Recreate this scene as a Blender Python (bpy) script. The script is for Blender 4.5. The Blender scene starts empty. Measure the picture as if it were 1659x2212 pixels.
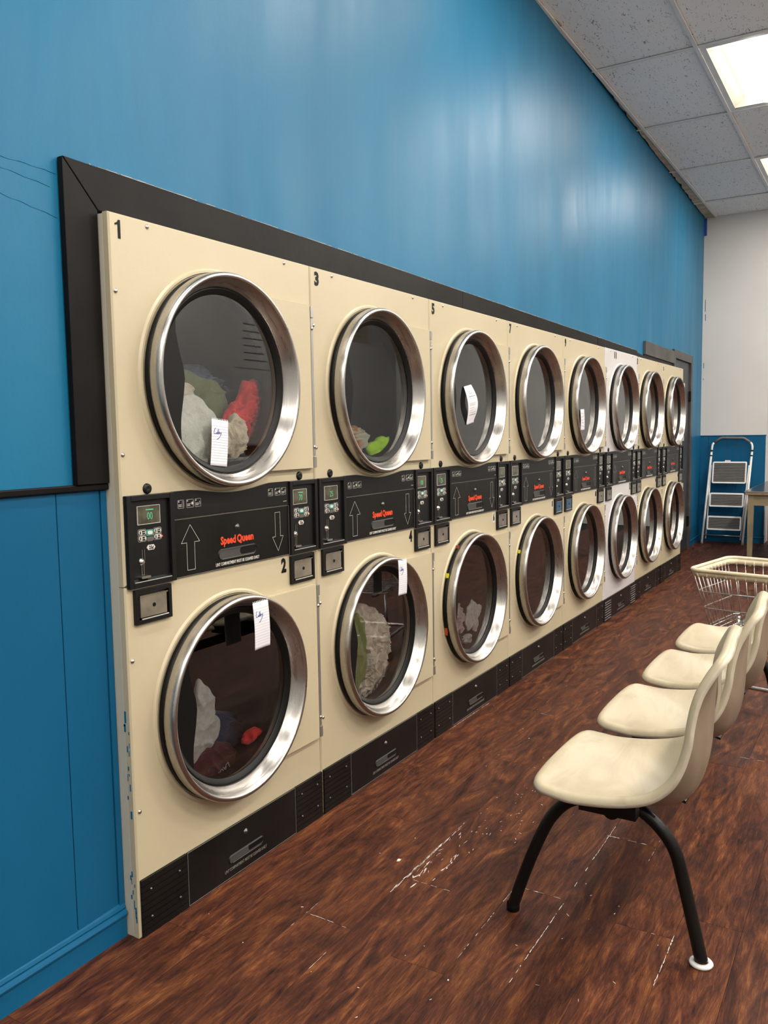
import bpy, bmesh, math, random
from mathutils import Vector, Matrix, noise
random.seed(7)
C = bpy.context.scene.collection
PI = math.pi
# ------------------------------------------------------------------ camera
S = .8 / .8689
def cam_setup():
    f, yaw, pitch, roll = 1821.3, .5398, -.0925, -.0157
    F = Vector((math.cos(pitch)*math.cos(yaw), math.cos(pitch)*math.sin(yaw), math.sin(pitch)))
    r = F.cross(Vector((0, 0, 1))).normalized(); u = r.cross(F)
    r2 = r*math.cos(roll) + u*math.sin(roll); u2 = -r*math.sin(roll) + u*math.cos(roll)
    cd = bpy.data.cameras.new('camera'); co = bpy.data.objects.new('camera', cd); C.objects.link(co)
    M = Matrix((( r2.x, u2.x, -F.x, -1.5297*S), (r2.y, u2.y, -F.y, -1.7166*S), (r2.z, u2.z, -F.z, 1.3696*S), (0, 0, 0, 1)))
    co.matrix_world = M
    cd.sensor_fit = 'HORIZONTAL'; cd.sensor_width = 36; cd.lens = f/1659*36; cd.clip_start = .02
    bpy.context.scene.camera = co
cam_setup()
# ------------------------------------------------------------------ world and exposure
w = bpy.data.worlds.new('world'); bpy.context.scene.world = w; w.use_nodes = True
w.node_tree.nodes['Background'].inputs[0].default_value = (.8, .87, 1, 1)
w.node_tree.nodes['Background'].inputs[1].default_value = .12
vs = bpy.context.scene.view_settings
vs.view_transform = 'Standard'; vs.look = 'None'; vs.exposure = 0.29; vs.gamma = 1.0; vs.use_curve_mapping = False
LAMP_W = 18.5
LAMP_FAR = 45.0  # far lamp rows are added, unseen and brighter, for sidelong light on the dryers
LAMP_COL = (1, .94, .86)
# ------------------------------------------------------------------ sizes
H, W, KICK = 1.789, .80, .152
ZC, XE, XW = 3.558, 8.57, -3.6
YOPP = -4.9
UC, LC = 1.41, .531            # door centres (z)
def wy(x): return .05 + .0225*max(x, -.2)     # face of the wall behind the dryers
# ------------------------------------------------------------------ mesh helpers
class MB:
    def __init__(s): s.v = []; s.f = []
    def add(s, vs, fs):
        o = len(s.v); s.v += [tuple(p) for p in vs]; s.f += [tuple(i+o for i in f) for f in fs]; return s
    def box(s, x0, x1, y0, y1, z0, z1):
        return s.add([(x0,y0,z0),(x1,y0,z0),(x1,y1,z0),(x0,y1,z0),(x0,y0,z1),(x1,y0,z1),(x1,y1,z1),(x0,y1,z1)],
                     [(0,3,2,1),(4,5,6,7),(0,1,5,4),(1,2,6,5),(2,3,7,6),(3,0,4,7)])
    def lathe(s, prof, cx, cz, n=72, closed=False, y0=0):
        o = [];
        for (r, y) in prof:
            for k in range(n):
                a = 2*PI*k/n; o.append((cx + r*math.cos(a), y0+y, cz + r*math.sin(a)))
        fs = []; m = len(prof)
        for i in range(m if closed else m-1):
            j = (i+1) % m
            for k in range(n):
                k2 = (k+1) % n; fs.append((i*n+k, i*n+k2, j*n+k2, j*n+k))
        return s.add(o, fs)
    def tube(s, pts, r, n=8, closed=False, cap=True):
        P = [Vector(p) for p in pts]; m = len(P); rings = []; prev = None
        for i in range(m):
            a = P[(i-1) % m] if (i > 0 or closed) else P[i]
            b = P[(i+1) % m] if (i < m-1 or closed) else P[i]
            t = (b-a).normalized()
            if prev is None:
                q = Vector((0,0,1)) if abs(t.z) < .9 else Vector((1,0,0)); nx = t.cross(q).normalized()
            else: nx = (prev - t*prev.dot(t)).normalized()
            prev = nx; ny = t.cross(nx); rr = r[i] if isinstance(r, (list, tuple)) else r
            rings.append([P[i] + nx*rr*math.cos(2*PI*k/n) + ny*rr*math.sin(2*PI*k/n) for k in range(n)])
        vs = [v for R in rings for v in R]; fs = []
        for i in range(m if closed else m-1):
            j = (i+1) % m
            for k in range(n):
                k2 = (k+1) % n; fs.append((i*n+k, i*n+k2, j*n+k2, j*n+k))
        if cap and not closed: fs += [tuple(range(n))[::-1], tuple((m-1)*n+k for k in range(n))]
        return s.add(vs, fs)
    def prism(s, poly, y0, y1):      # polygon in x,z pulled along y
        n = len(poly)
        vs = [(x, y0, z) for x, z in poly] + [(x, y1, z) for x, z in poly]
        return s.add(vs, [tuple(range(n)), tuple(range(2*n-1, n-1, -1))] + [(i, i+n, (i+1) % n + n, (i+1) % n) for i in range(n)])
    def ribbon(s, pts, w, y):        # flat line in the x,z plane facing -y
        for i in range(len(pts)-1):
            a = Vector(pts[i]); b = Vector(pts[i+1]); d = (b-a)
            if d.length < 1e-7: continue
            d.normalize(); nn = Vector((-d.y, d.x))*w/2; a = a-d*w*.4; b = b+d*w*.4
            q = [a-nn, b-nn, b+nn, a+nn]; s.add([(p.x, y, p.y) for p in q], [(0,1,2,3)])
        return s
    def mesh(s, name, mat=None, smooth=False, angle=None):
        me = bpy.data.meshes.new(name); me.from_pydata(s.v, [], s.f); me.validate()
        bm = bmesh.new(); bm.from_mesh(me); bmesh.ops.recalc_face_normals(bm, faces=bm.faces)
        if angle is not None:
            for e in bm.edges:
                if len(e.link_faces) == 2 and e.calc_face_angle(0) > angle: e.smooth = False
            smooth = True
        bm.to_mesh(me); bm.free()
        if smooth:
            for p in me.polygons: p.use_smooth = True
        if mat: me.materials.append(mat)
        return me
    def obj(s, name, mat=None, parent=None, loc=(0,0,0), smooth=False, bevel=0, angle=None, seg=2):
        return link(name, s.mesh(name, mat, smooth, angle), parent, loc, bevel, seg)
def link(name, me, parent=None, loc=(0,0,0), bevel=0, seg=2):
    o = bpy.data.objects.new(name, me); C.objects.link(o); o.location = loc
    if parent: o.parent = parent
    if bevel:
        m = o.modifiers.new('bevel', 'BEVEL'); m.width = bevel; m.segments = seg; m.limit_method = 'ANGLE'; m.angle_limit = .6
    return o
def empty(name, loc=(0,0,0), rz=0):
    o = bpy.data.objects.new(name, None); C.objects.link(o); o.location = loc; o.rotation_euler = (0,0,rz); o.empty_display_size = .1; return o
def tag(o, label=None, cat=None, group=None, kind=None):
    if label: o['label'] = label
    if cat: o['category'] = cat
    if group: o['group'] = group
    if kind: o['kind'] = kind
    return o
def box(x0, x1, y0, y1, z0, z1): return MB().box(x0, x1, y0, y1, z0, z1)
_tc = {}
def text_mesh(body, size, mat, sx=1.0, bold=0.0, depth=.0006, align='CENTER', fit=None):
    key = (body, size, mat.name, sx, bold, align, fit)
    if key in _tc: return _tc[key]
    c = bpy.data.curves.new('lettering', 'FONT'); c.body = body; c.size = size; c.align_x = align; c.align_y = 'CENTER'
    c.extrude = depth/2; c.offset = bold; c.resolution_u = 2
    o = bpy.data.objects.new('tmp', c); C.objects.link(o)
    dg = bpy.context.evaluated_depsgraph_get(); dg.update()
    me = bpy.data.meshes.new_from_object(o.evaluated_get(dg)); bpy.data.objects.remove(o); bpy.data.curves.remove(c)
    if fit:
        xs = [v.co.x for v in me.vertices]; sx = fit/(max(xs)-min(xs)); c0 = (max(xs)+min(xs))/2
        for v in me.vertices: v.co.x -= c0
    for v in me.vertices: v.co = Vector((v.co.x*sx, -v.co.z, v.co.y))
    me.materials.clear(); me.materials.append(mat); me.name = 'lettering'; _tc[key] = me
    return me
def rrect(cx, cz, w, h, r, n=5):
    out = []
    for (sx, sz, a0) in ((1,1,0), (-1,1,PI/2), (-1,-1,PI), (1,-1,1.5*PI)):
        for k in range(n+1):
            a = a0 + PI/2*k/n; out.append((cx + sx*(w/2-r) + r*math.cos(a), cz + sz*(h/2-r) + r*math.sin(a)))
    return out
# ------------------------------------------------------------------ materials
def nodes_of(name):
    m = bpy.data.materials.new(name); m.use_nodes = True; nt = m.node_tree
    return m, nt, nt.nodes['Principled BSDF']
def N(nt, t, **k):
    n = nt.nodes.new(t)
    for a, b in k.items(): setattr(n, a, b)
    return n
def mixc(nt, fac, a, b):
    n = N(nt, 'ShaderNodeMix', data_type='RGBA')
    for s_, v in ((0, fac), (6, a), (7, b)):
        if hasattr(v, 'is_linked') or isinstance(v, bpy.types.NodeSocket): nt.links.new(v, n.inputs[s_])
        else: n.inputs[s_].default_value = v if s_ == 0 else (*v, 1)
    return n.outputs[2]
def coords(nt, scale=(1,1,1), kind='Object', rot=None):
    t = N(nt, 'ShaderNodeTexCoord'); mp = N(nt, 'ShaderNodeMapping'); mp.inputs['Scale'].default_value = scale
    if kind == 'World':
        g = N(nt, 'ShaderNodeNewGeometry'); nt.links.new(g.outputs['Position'], mp.inputs[0])
    else: nt.links.new(t.outputs[kind], mp.inputs[0])
    return mp.outputs[0]
def noi(nt, vec, scale, detail=3, dist=0, rough=.5):
    n = N(nt, 'ShaderNodeTexNoise'); n.inputs['Scale'].default_value = scale; n.inputs['Detail'].default_value = detail
    n.inputs['Distortion'].default_value = dist; n.inputs['Roughness'].default_value = rough
    nt.links.new(vec, n.inputs['Vector']); return n.outputs['Fac']
def ramp(nt, fac, stops):
    r = N(nt, 'ShaderNodeValToRGB'); e = r.color_ramp.elements
    while len(e) < len(stops): e.new(.5)
    for i, (p, c) in enumerate(stops):
        e[i].position = p; e[i].color = (c, c, c, 1) if not isinstance(c, tuple) else (*c, 1)
    nt.links.new(fac, r.inputs[0]); return r.outputs[0]
def bump(nt, p, h, strength, dist=.002):
    b = N(nt, 'ShaderNodeBump'); b.inputs['Strength'].default_value = strength; b.inputs['Distance'].default_value = dist
    nt.links.new(h, b.inputs['Height']); nt.links.new(b.outputs[0], p.inputs['Normal']); return b
def mat(name, col, rough=.5, metal=0, var=.12, vscale=8, bscale=0, bstr=0, spec=.5, coat=0, emis=None, estr=0, bdist=.002, space='Object'):
    m, nt, p = nodes_of(name)
    v = coords(nt, kind=space)
    if var:
        f = ramp(nt, noi(nt, v, vscale, 4), [(.3, 0.0), (.7, 1.0)])
        c = mixc(nt, f, tuple(x*(1-var) for x in col), tuple(min(1, x*(1+var)) for x in col)); nt.links.new(c, p.inputs['Base Color'])
    else: p.inputs['Base Color'].default_value = (*col, 1)
    p.inputs['Roughness'].default_value = rough; p.inputs['Metallic'].default_value = metal
    p.inputs['Specular IOR Level'].default_value = spec; p.inputs['Coat Weight'].default_value = coat
    if bstr: bump(nt, p, noi(nt, v, bscale, 3), bstr, bdist)
    if emis: p.inputs['Emission Color'].default_value = (*emis, 1); p.inputs['Emission Strength'].default_value = estr
    return m
def enamel(name, col, dirt=.35):
    m, nt, p = nodes_of(name); v = coords(nt, kind='World')
    base = mixc(nt, ramp(nt, noi(nt, v, 1.6, 4), [(.35, 0.0), (.7, 1.0)]), col, tuple(x*.93 for x in col))
    # scuffs: small brownish marks
    sc = ramp(nt, noi(nt, coords(nt, (3, 3, 14), 'World'), 6, 5, .6, .7), [(.66, 0.0), (.74, 1.0)])
    mm = N(nt, 'ShaderNodeMath', operation='MULTIPLY'); mm.inputs[1].default_value = dirt; nt.links.new(sc, mm.inputs[0])
    c = mixc(nt, mm.outputs[0], base, (.36, .29, .19)); nt.links.new(c, p.inputs['Base Color'])
    p.inputs['Roughness'].default_value = .36; bump(nt, p, noi(nt, v, 330, 2), .22, .0011)
    return m
def paint(name, col, hi, spec=.27):
    m, nt, p = nodes_of(name)
    v = coords(nt, (1, 1, .22), 'World'); v1 = coords(nt, (1, 1, 1), 'World')
    st = ramp(nt, noi(nt, v, 2.6, 6, .5, .62), [(.35, 0.0), (.66, 1.0)])
    c = mixc(nt, st, col, hi); nt.links.new(c, p.inputs['Base Color'])
    r = ramp(nt, noi(nt, coords(nt, (1, 1, .15), 'World'), 3.3, 6, .4, .65), [(.3, .38), (.5, .45), (.72, .54)]); nt.links.new(r, p.inputs['Roughness'])
    a = noi(nt, v1, 110, 3); b = noi(nt, v1, 3.2, 3, 1.0)
    mx = N(nt, 'ShaderNodeMath', operation='MULTIPLY_ADD'); nt.links.new(b, mx.inputs[0]); mx.inputs[1].default_value = 6; nt.links.new(a, mx.inputs[2])
    p.inputs['Specular IOR Level'].default_value = spec
    bump(nt, p, mx.outputs[0], .14, .0016)
    return m
CREAM = (.525, .452, .305)
M = {}
M['cream'] = enamel('cream enamel', CREAM)
M['white_enamel'] = enamel('white enamel', (.60, .575, .57), .1)
M['side'] = enamel('cabinet side', (.54, .51, .42), .25)
M['black'] = mat('black plastic', (.0065, .0065, .0065), .38, var=.2, spec=.28)
M['black_metal'] = mat('black painted steel', (.0065, .006, .0055), .33, var=.45, vscale=5, bscale=90, bstr=.1, space='World', spec=.25)
M['rubber'] = mat('black rubber', (.004, .004, .004), .42, var=0, spec=.22)
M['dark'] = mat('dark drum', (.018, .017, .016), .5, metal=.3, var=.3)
M['print'] = mat('pale print', (.55, .53, .48), .5, var=0)
M['number'] = mat('black decal', (.007, .007, .007), .45, var=0, spec=.15)
M['red_print'] = mat('red orange print', (.72, .06, .015), .5, var=0)
M['chrome'] = mat('chrome', (.62, .60, .56), .22, metal=1, var=.1, vscale=20)
M['drawer'] = mat('coin drawer steel', (.50, .47, .41), .3, metal=.9, var=.25, vscale=18, space='World')
M['drawer_blue'] = mat('blue tinted steel', (.06, .16, .26), .3, metal=.6, var=.2)
M['pill'] = mat('white badge', (.62, .60, .55), .4, var=0)
M['pill_dark'] = mat('grey badge', (.10, .09, .075), .4, var=0)
M['teal'] = mat('teal button', (.05, .25, .19), .35, var=0)
M['red_led'] = mat('red lamp', (.8, .05, .03), .3, var=0, emis=(1, .08, .05), estr=.9)
M['lcd'] = mat('display window', (.075, .07, .045), .12, var=.5, vscale=30)
M['lcd_blue'] = mat('blue display window', (.02, .05, .07), .12, var=.3, vscale=30)
M['digits'] = mat('green digits', (.1, .5, .25), .4, var=0, emis=(.25, 1, .5), estr=.22)
def steel(name):
    m, nt, p = nodes_of(name); p.inputs['Metallic'].default_value = 1
    v = coords(nt, kind='Object')
    c = mixc(nt, noi(nt, v, 5, 4), (.42, .40, .37), (.55, .53, .50)); nt.links.new(c, p.inputs['Base Color'])
    r = ramp(nt, noi(nt, coords(nt, (1, 14, 1)), 9, 4), [(.3, .24), (.7, .36)]); nt.links.new(r, p.inputs['Roughness'])
    p.inputs['Anisotropic'].default_value = .6
    bump(nt, p, noi(nt, coords(nt, (1, 26, 1)), 7, 3), .12, .002)
    return m
M['steel'] = steel('brushed steel')
def glass():
    m, nt, p = nodes_of('door glass'); nt.nodes.remove(p); out = nt.nodes['Material Output']
    t = N(nt, 'ShaderNodeBsdfTransparent'); t.inputs[0].default_value = (.97, .97, .97, 1)
    g = N(nt, 'ShaderNodeBsdfGlossy'); g.inputs['Roughness'].default_value = .012; g.inputs[0].default_value = (1, 1, 1, 1)
    fr = N(nt, 'ShaderNodeFresnel'); fr.inputs[0].default_value = 1.5
    k = N(nt, 'ShaderNodeMath', operation='MULTIPLY'); k.inputs[1].default_value = 1.75; k.use_clamp = True; nt.links.new(fr.outputs[0], k.inputs[0])
    mx = N(nt, 'ShaderNodeMixShader'); nt.links.new(k.outputs[0], mx.inputs[0]); nt.links.new(t.outputs[0], mx.inputs[1]); nt.links.new(g.outputs[0], mx.inputs[2])
    nt.links.new(mx.outputs[0], out.inputs[0]); return m
M['glass'] = glass()
M['blue'] = paint('blue wall paint', (.006, .125, .245), (.009, .145, .275))
M['blue_shaded'] = paint('shaded blue panel paint', (.004, .088, .192), (.005, .096, .205), .2)  # same paint as the upper wall, darkened for the dimmer light low down
M['white_wall'] = mat('off white wall', (.61, .585, .555), .55, var=.05, vscale=1.2, bscale=30, bstr=.12, space='World')
M['far_wall'] = mat('grey white wall', (.46, .46, .45), .6, var=.06, vscale=1.5, space='World')
M['trim'] = mat('black trim paint', (.0075, .0065, .006), .42, var=.4, vscale=6, bscale=40, bstr=.2, space='World', spec=.11)
M['trim_grey'] = mat('grey black panel', (.055, .050, .048), .45, var=.4, vscale=5, space='World')
M['door'] = mat('charcoal door', (.03, .032, .036), .45, var=.2, space='World')
def tile_mat():
    m, nt, p = nodes_of('ceiling tile')
    v = coords(nt, (1, 1, 1), 'World'); fis = noi(nt, coords(nt, (4.5, 15, 4.5), 'World'), 4.6, 3, 1.6, .6)
    f = ramp(nt, fis, [(.625, 1.0), (.655, 0.0)])
    c = mixc(nt, f, (.26, .25, .24), (.92, .92, .90)); c2 = mixc(nt, noi(nt, v, 1.1, 3), c, c)
    nt.links.new(c, p.inputs['Base Color']); p.inputs['Roughness'].default_value = .75; bump(nt, p, f, .5, .004); return m
M['tile'] = tile_mat()
M['tile_edge'] = mat('rough cut tile', (.46, .40, .31), .9, var=.3, vscale=14, bscale=120, bstr=.5, space='World')
M['tee'] = mat('ceiling grid white', (.76, .76, .73), .4, var=.05, space='World')
M['plenum'] = mat('dark plenum', (.02, .018, .015), .9, var=0)
M['reflector'] = mat('lamp reflector', (.82, .77, .68), .35, var=0)
M['tubelight'] = mat('lit lamp basket', (1, 1, 1), .5, var=0, emis=(1, .97, .9), estr=4.5)
def wood():
    m, nt, p = nodes_of('red brown plank')
    oi = N(nt, 'ShaderNodeObjectInfo'); g = N(nt, 'ShaderNodeNewGeometry')
    off = N(nt, 'ShaderNodeVectorMath', operation='SCALE'); cmb = N(nt, 'ShaderNodeCombineXYZ')
    nt.links.new(oi.outputs['Random'], cmb.inputs[0]); nt.links.new(oi.outputs['Random'], cmb.inputs[1]); nt.links.new(oi.outputs['Random'], cmb.inputs[2])
    off.inputs['Scale'].default_value = 37; nt.links.new(cmb.outputs[0], off.inputs[0])
    ad = N(nt, 'ShaderNodeVectorMath', operation='ADD'); nt.links.new(g.outputs['Position'], ad.inputs[0]); nt.links.new(off.outputs[0], ad.inputs[1])
    def mp(s):
        q = N(nt, 'ShaderNodeMapping'); q.inputs['Scale'].default_value = s; nt.links.new(ad.outputs[0], q.inputs[0]); return q.outputs[0]
    big = noi(nt, mp((1.3, 4.6, 1)), 2.1, 5, 2.6, .6)
    med = noi(nt, mp((2.4, 19, 1)), 3.0, 8, 1.6, .72)
    fine = noi(nt, mp((9, 150, 1)), 3.4, 5, .4, .7)
    m1 = N(nt, 'ShaderNodeMath', operation='MULTIPLY_ADD'); nt.links.new(med, m1.inputs[0]); m1.inputs[1].default_value = .85; nt.links.new(big, m1.inputs[2])
    m2 = N(nt, 'ShaderNodeMath', operation='MULTIPLY_ADD'); nt.links.new(fine, m2.inputs[0]); m2.inputs[1].default_value = .55; nt.links.new(m1.outputs[0], m2.inputs[2])
    m3 = N(nt, 'ShaderNodeMath', operation='MULTIPLY'); nt.links.new(m2.outputs[0], m3.inputs[0]); m3.inputs[1].default_value = .4167
    c = ramp(nt, m3.outputs[0], [(.37, (.015, .006, .0045)), (.45, (.045, .0145, .009)), (.51, (.080, .025, .0125)), (.57, (.140, .047, .018)), (.66, (.27, .105, .035))])
    hs = N(nt, 'ShaderNodeHueSaturation'); hs.inputs['Saturation'].default_value = 1.0
    vr = N(nt, 'ShaderNodeMapRange'); vr.inputs[3].default_value = .90; vr.inputs[4].default_value = 1.12; nt.links.new(oi.outputs['Random'], vr.inputs[0]); nt.links.new(vr.outputs[0], hs.inputs['Value'])
    nt.links.new(c, hs.inputs['Color']); nt.links.new(hs.outputs[0], p.inputs['Base Color'])
    p.inputs['Specular IOR Level'].default_value = .16
    rr = ramp(nt, med, [(.3, .38), (.7, .52)]); nt.links.new(rr, p.inputs['Roughness'])
    bump(nt, p, m2.outputs[0], .35, .0022); return m
M['wood'] = wood()
M['scuff_glint'] = mat('white scuff', (.70, .66, .62), .5, var=0)  # floor scuffs, and glints of light painted in the same pale colour
def shellmat():
    m, nt, p = nodes_of('cream fibreglass')
    v = coords(nt, kind='World'); f = ramp(nt, noi(nt, coords(nt, (2, 5, 3), 'World'), 2.2, 6, 1.2, .6), [(.48, 0.0), (.74, 1.0)])
    c = mixc(nt, f, (.51, .432, .29), (.40, .33, .21)); nt.links.new(c, p.inputs['Base Color'])
    p.inputs['Roughness'].default_value = .36; bump(nt, p, noi(nt, v, 60, 2), .06, .001); return m
M['shell'] = shellmat()
M['shell_back'] = mat('dark outer shell', (.225, .18, .125), .4, var=.25, vscale=6, space='World')  # outer faces of the seats, darker and browner than the inside
M['shell_edge'] = mat('worn shell rim', (.53, .46, .35), .45, var=.14, vscale=22, bscale=200, bstr=.1)
M['ladder_white'] = mat('white powder coat', (.72, .71, .69), .35, var=.05)
M['grip'] = mat('grey grip', (.13, .125, .12), .55, var=.1)
M['tread'] = mat('grey tread', (.15, .14, .13), .6, var=.1)
M['tread2'] = mat('dark tread rib', (.07, .065, .06), .6, var=.1)
M['tan'] = mat('tan painted steel', (.22, .175, .105), .45, var=.25, space='World')
M['tabletop'] = mat('dark laminate', (.03, .027, .025), .18, var=.3)
M['cart_plastic'] = mat('ivory plastic', (.66, .58, .40), .4, var=.15)
M['wire'] = mat('zinc wire', (.5, .49, .47), .28, metal=1, var=.1)
M['paper'] = mat('note paper', (.78, .76, .80), .7, var=.03)
M['paper_line'] = mat('ruled line', (.40, .40, .48), .7, var=0)
M['ink'] = mat('blue ink', (.015, .03, .28), .5, var=0)
M['ink_black'] = mat('grey ink', (.06, .06, .06), .5, var=0)
M['washer'] = mat('washer enamel', (.58, .57, .54), .35, var=.05)
M['tape'] = mat('blue tape', (.01, .07, .36), .6, var=.1)
M['yellow'] = mat('yellow sticker', (.75, .70, .02), .5, var=0)
M['orange'] = mat('orange sticker', (.35, .05, .01), .5, var=0)
def cloth(name, col, col2=None, sc=14, bs=260, bst=.5, rough=.9):
    m, nt, p = nodes_of(name); v = coords(nt, kind='Object')
    f = ramp(nt, noi(nt, v, sc, 3), [(.42, 0.0), (.58, 1.0)])
    c = mixc(nt, f, col, col2 or tuple(x*.82 for x in col)); nt.links.new(c, p.inputs['Base Color'])
    p.inputs['Roughness'].default_value = rough; p.inputs['Sheen Weight'].default_value = .2
    bump(nt, p, noi(nt, v, bs, 2), bst, .003); return m

# ================================================================== SETTING
# ---- floor: one base slab plus planks, each its own part
fl = tag(box(XW, 10.0, YOPP, .4, -.06, -.0065).obj('floor', M['plenum']), kind='structure')
PW, PL = .1442, 1.22
JX = {-.151: .90, -.295: .30, -.439: .585, -.584: .253, -.728: .695, -.872: 1.112, -1.016: .655, -1.160: .77}
plank_cache = {}
def plank(x0, x1, y0, y1):
    g = .00025; key = (round(x1-x0, 4), round(y1-y0, 4))
    if key not in plank_cache:
        L, B = key; b = .0006; z = 0
        me = MB().add([(g,g,-.007),(L-g,g,-.007),(L-g,B-g,-.007),(g,B-g,-.007),(g,g,-b),(L-g,g,-b),(L-g,B-g,-b),(g,B-g,-b),
                       (g+b,g+b,0),(L-g-b,g+b,0),(L-g-b,B-g-b,0),(g+b,B-g-b,0)],
                      [(0,3,2,1),(0,1,5,4),(1,2,6,5),(2,3,7,6),(3,0,4,7),(4,5,9,8),(5,6,10,9),(6,7,11,10),(7,4,8,11),(8,9,10,11)]).mesh('plank', M['wood'])
        plank_cache[key] = me
    link('plank', plank_cache[key], fl, (x0, y0, 0))
row = 0; ytop = .30
yy = -.151 + PW*4
while yy > -3.2:
    key = min(JX, key=lambda k: abs(k-yy)); base = JX[key] if abs(key-yy) < .02 else (row*.437) % PL
    x = base - PL*math.ceil((base - (-1.25))/PL)
    if yy > -.02: xs = 0
    while x < 8.57 and yy - PW < 1:
        x1 = min(x+PL, 9.98); 
        if not (yy - PW > .06 and x1 < 6.2): plank(max(x, -3.59), x1, yy-PW, yy)
        x += PL
    yy -= PW; row += 1
tag(box(XW, 9.98, YOPP, yy, -.0065, 0).obj('floor_rest', M['wood'], fl), kind='stuff')
# worn streaks and paint flecks, with light glints painted as pale flecks
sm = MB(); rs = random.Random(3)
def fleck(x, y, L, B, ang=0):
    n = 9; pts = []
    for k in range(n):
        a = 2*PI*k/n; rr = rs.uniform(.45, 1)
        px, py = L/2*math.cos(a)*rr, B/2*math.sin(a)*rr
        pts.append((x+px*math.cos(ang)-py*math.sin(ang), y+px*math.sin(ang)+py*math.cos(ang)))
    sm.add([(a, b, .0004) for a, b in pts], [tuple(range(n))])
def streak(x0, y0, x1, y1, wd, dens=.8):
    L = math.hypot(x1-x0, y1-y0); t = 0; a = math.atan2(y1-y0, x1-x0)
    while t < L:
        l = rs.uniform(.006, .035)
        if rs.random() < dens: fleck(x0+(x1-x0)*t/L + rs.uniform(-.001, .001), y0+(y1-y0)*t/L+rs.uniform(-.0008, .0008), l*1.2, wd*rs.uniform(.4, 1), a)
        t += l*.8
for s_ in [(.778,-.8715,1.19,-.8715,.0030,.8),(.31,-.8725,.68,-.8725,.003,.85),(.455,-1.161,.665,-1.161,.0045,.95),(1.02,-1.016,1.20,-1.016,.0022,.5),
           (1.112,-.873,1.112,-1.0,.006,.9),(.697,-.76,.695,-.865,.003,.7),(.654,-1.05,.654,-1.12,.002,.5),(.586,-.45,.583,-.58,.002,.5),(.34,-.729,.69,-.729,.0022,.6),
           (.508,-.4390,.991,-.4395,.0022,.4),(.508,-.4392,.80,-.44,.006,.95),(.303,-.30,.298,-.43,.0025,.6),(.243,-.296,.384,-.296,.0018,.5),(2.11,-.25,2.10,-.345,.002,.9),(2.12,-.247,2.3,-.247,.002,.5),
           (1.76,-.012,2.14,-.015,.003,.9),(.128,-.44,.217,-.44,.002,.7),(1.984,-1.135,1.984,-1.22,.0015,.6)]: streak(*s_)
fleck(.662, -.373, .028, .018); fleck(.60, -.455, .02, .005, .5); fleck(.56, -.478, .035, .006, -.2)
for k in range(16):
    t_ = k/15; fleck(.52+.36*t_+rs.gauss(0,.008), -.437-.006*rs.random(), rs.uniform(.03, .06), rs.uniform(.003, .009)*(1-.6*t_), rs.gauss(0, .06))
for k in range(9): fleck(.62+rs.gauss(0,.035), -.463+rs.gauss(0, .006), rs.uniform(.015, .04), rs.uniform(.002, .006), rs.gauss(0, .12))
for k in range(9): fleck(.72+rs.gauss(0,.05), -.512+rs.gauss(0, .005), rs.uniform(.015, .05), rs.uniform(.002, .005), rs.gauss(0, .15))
for k in range(26):   # trail of short painted glints along the walkway
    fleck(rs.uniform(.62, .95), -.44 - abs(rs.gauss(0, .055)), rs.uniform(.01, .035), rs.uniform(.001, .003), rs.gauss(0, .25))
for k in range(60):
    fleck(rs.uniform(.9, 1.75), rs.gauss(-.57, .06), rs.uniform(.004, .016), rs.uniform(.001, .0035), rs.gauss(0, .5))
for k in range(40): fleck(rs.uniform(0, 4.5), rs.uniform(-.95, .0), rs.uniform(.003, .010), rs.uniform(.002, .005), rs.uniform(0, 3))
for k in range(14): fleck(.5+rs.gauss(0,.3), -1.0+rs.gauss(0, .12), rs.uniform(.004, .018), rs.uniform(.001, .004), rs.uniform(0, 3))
tag(sm.obj('wear_and_glints', M['scuff_glint'], fl), kind='stuff')

# ---- the blue wall with the opening for the dryers and the door
DX0, DX1, DZ = 6.985, 7.81, 1.935
def wall_box(x0, x1, z0, z1, inset=0, th=.12, mb=None):
    mb = mb or MB(); a, b = wy(x0)+inset, wy(x1)+inset
    mb.add([(x0,a,z0),(x1,b,z0),(x1,b+th,z0),(x0,a+th,z0),(x0,a,z1),(x1,b,z1),(x1,b+th,z1),(x0,a+th,z1)],
           [(0,3,2,1),(4,5,6,7),(0,1,5,4),(1,2,6,5),(2,3,7,6),(3,0,4,7)]); return mb
NW = 8*W
wm = MB()
wall_box(XW, 0, 1.14, ZC+.1, 0, .12, wm); wall_box(XW, 0, 0, 1.14, .012, .12, wm)
wall_box(0, NW, H+.004, ZC+.1, 0, .12, wm)
wall_box(NW, DX0, 0, ZC+.1, 0, .12, wm); wall_box(DX0, DX1, DZ, ZC+.1, 0, .12, wm); wall_box(DX1, XE, 0, ZC+.1, 0, .12, wm)
wl = tag(wm.obj('wall_left', M['blue']), kind='structure')
# wainscot boards left of the dryers
for a, b in [(-.0185, -.001), (-.1445, -.0195), (-.62, -.1465), (-.90, -.622), (-1.38, -.902), (-1.9, -1.382), (-2.6, -1.902), (XW, -2.602)]:
    wall_box(a, b, .05, 1.136, -.002 if b > -.01 else .002, .012).obj('wainscot_board', M['blue_shaded'], wl, bevel=.0015)
wall_box(DX1+.1, XE-.005, .05, 1.175, -.006, .012).obj('wainscot_board', M['blue_shaded'], wl)
RIDGES = [[(-.45, 1.853), (-.243, 1.857), (-.176, 1.858), (-.101, 1.855)], [(-.30, 1.838), (-.233, 1.834), (-.119, 1.823)], [(-.45, 1.80), (-.247, 1.78), (-.181, 1.771), (-.101, 1.758)]]
tag(wall_box(XW, -.0, 1.137, 1.153, -.012, .02).obj('trim_1', M['trim'], bevel=.003), kind='structure')
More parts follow.
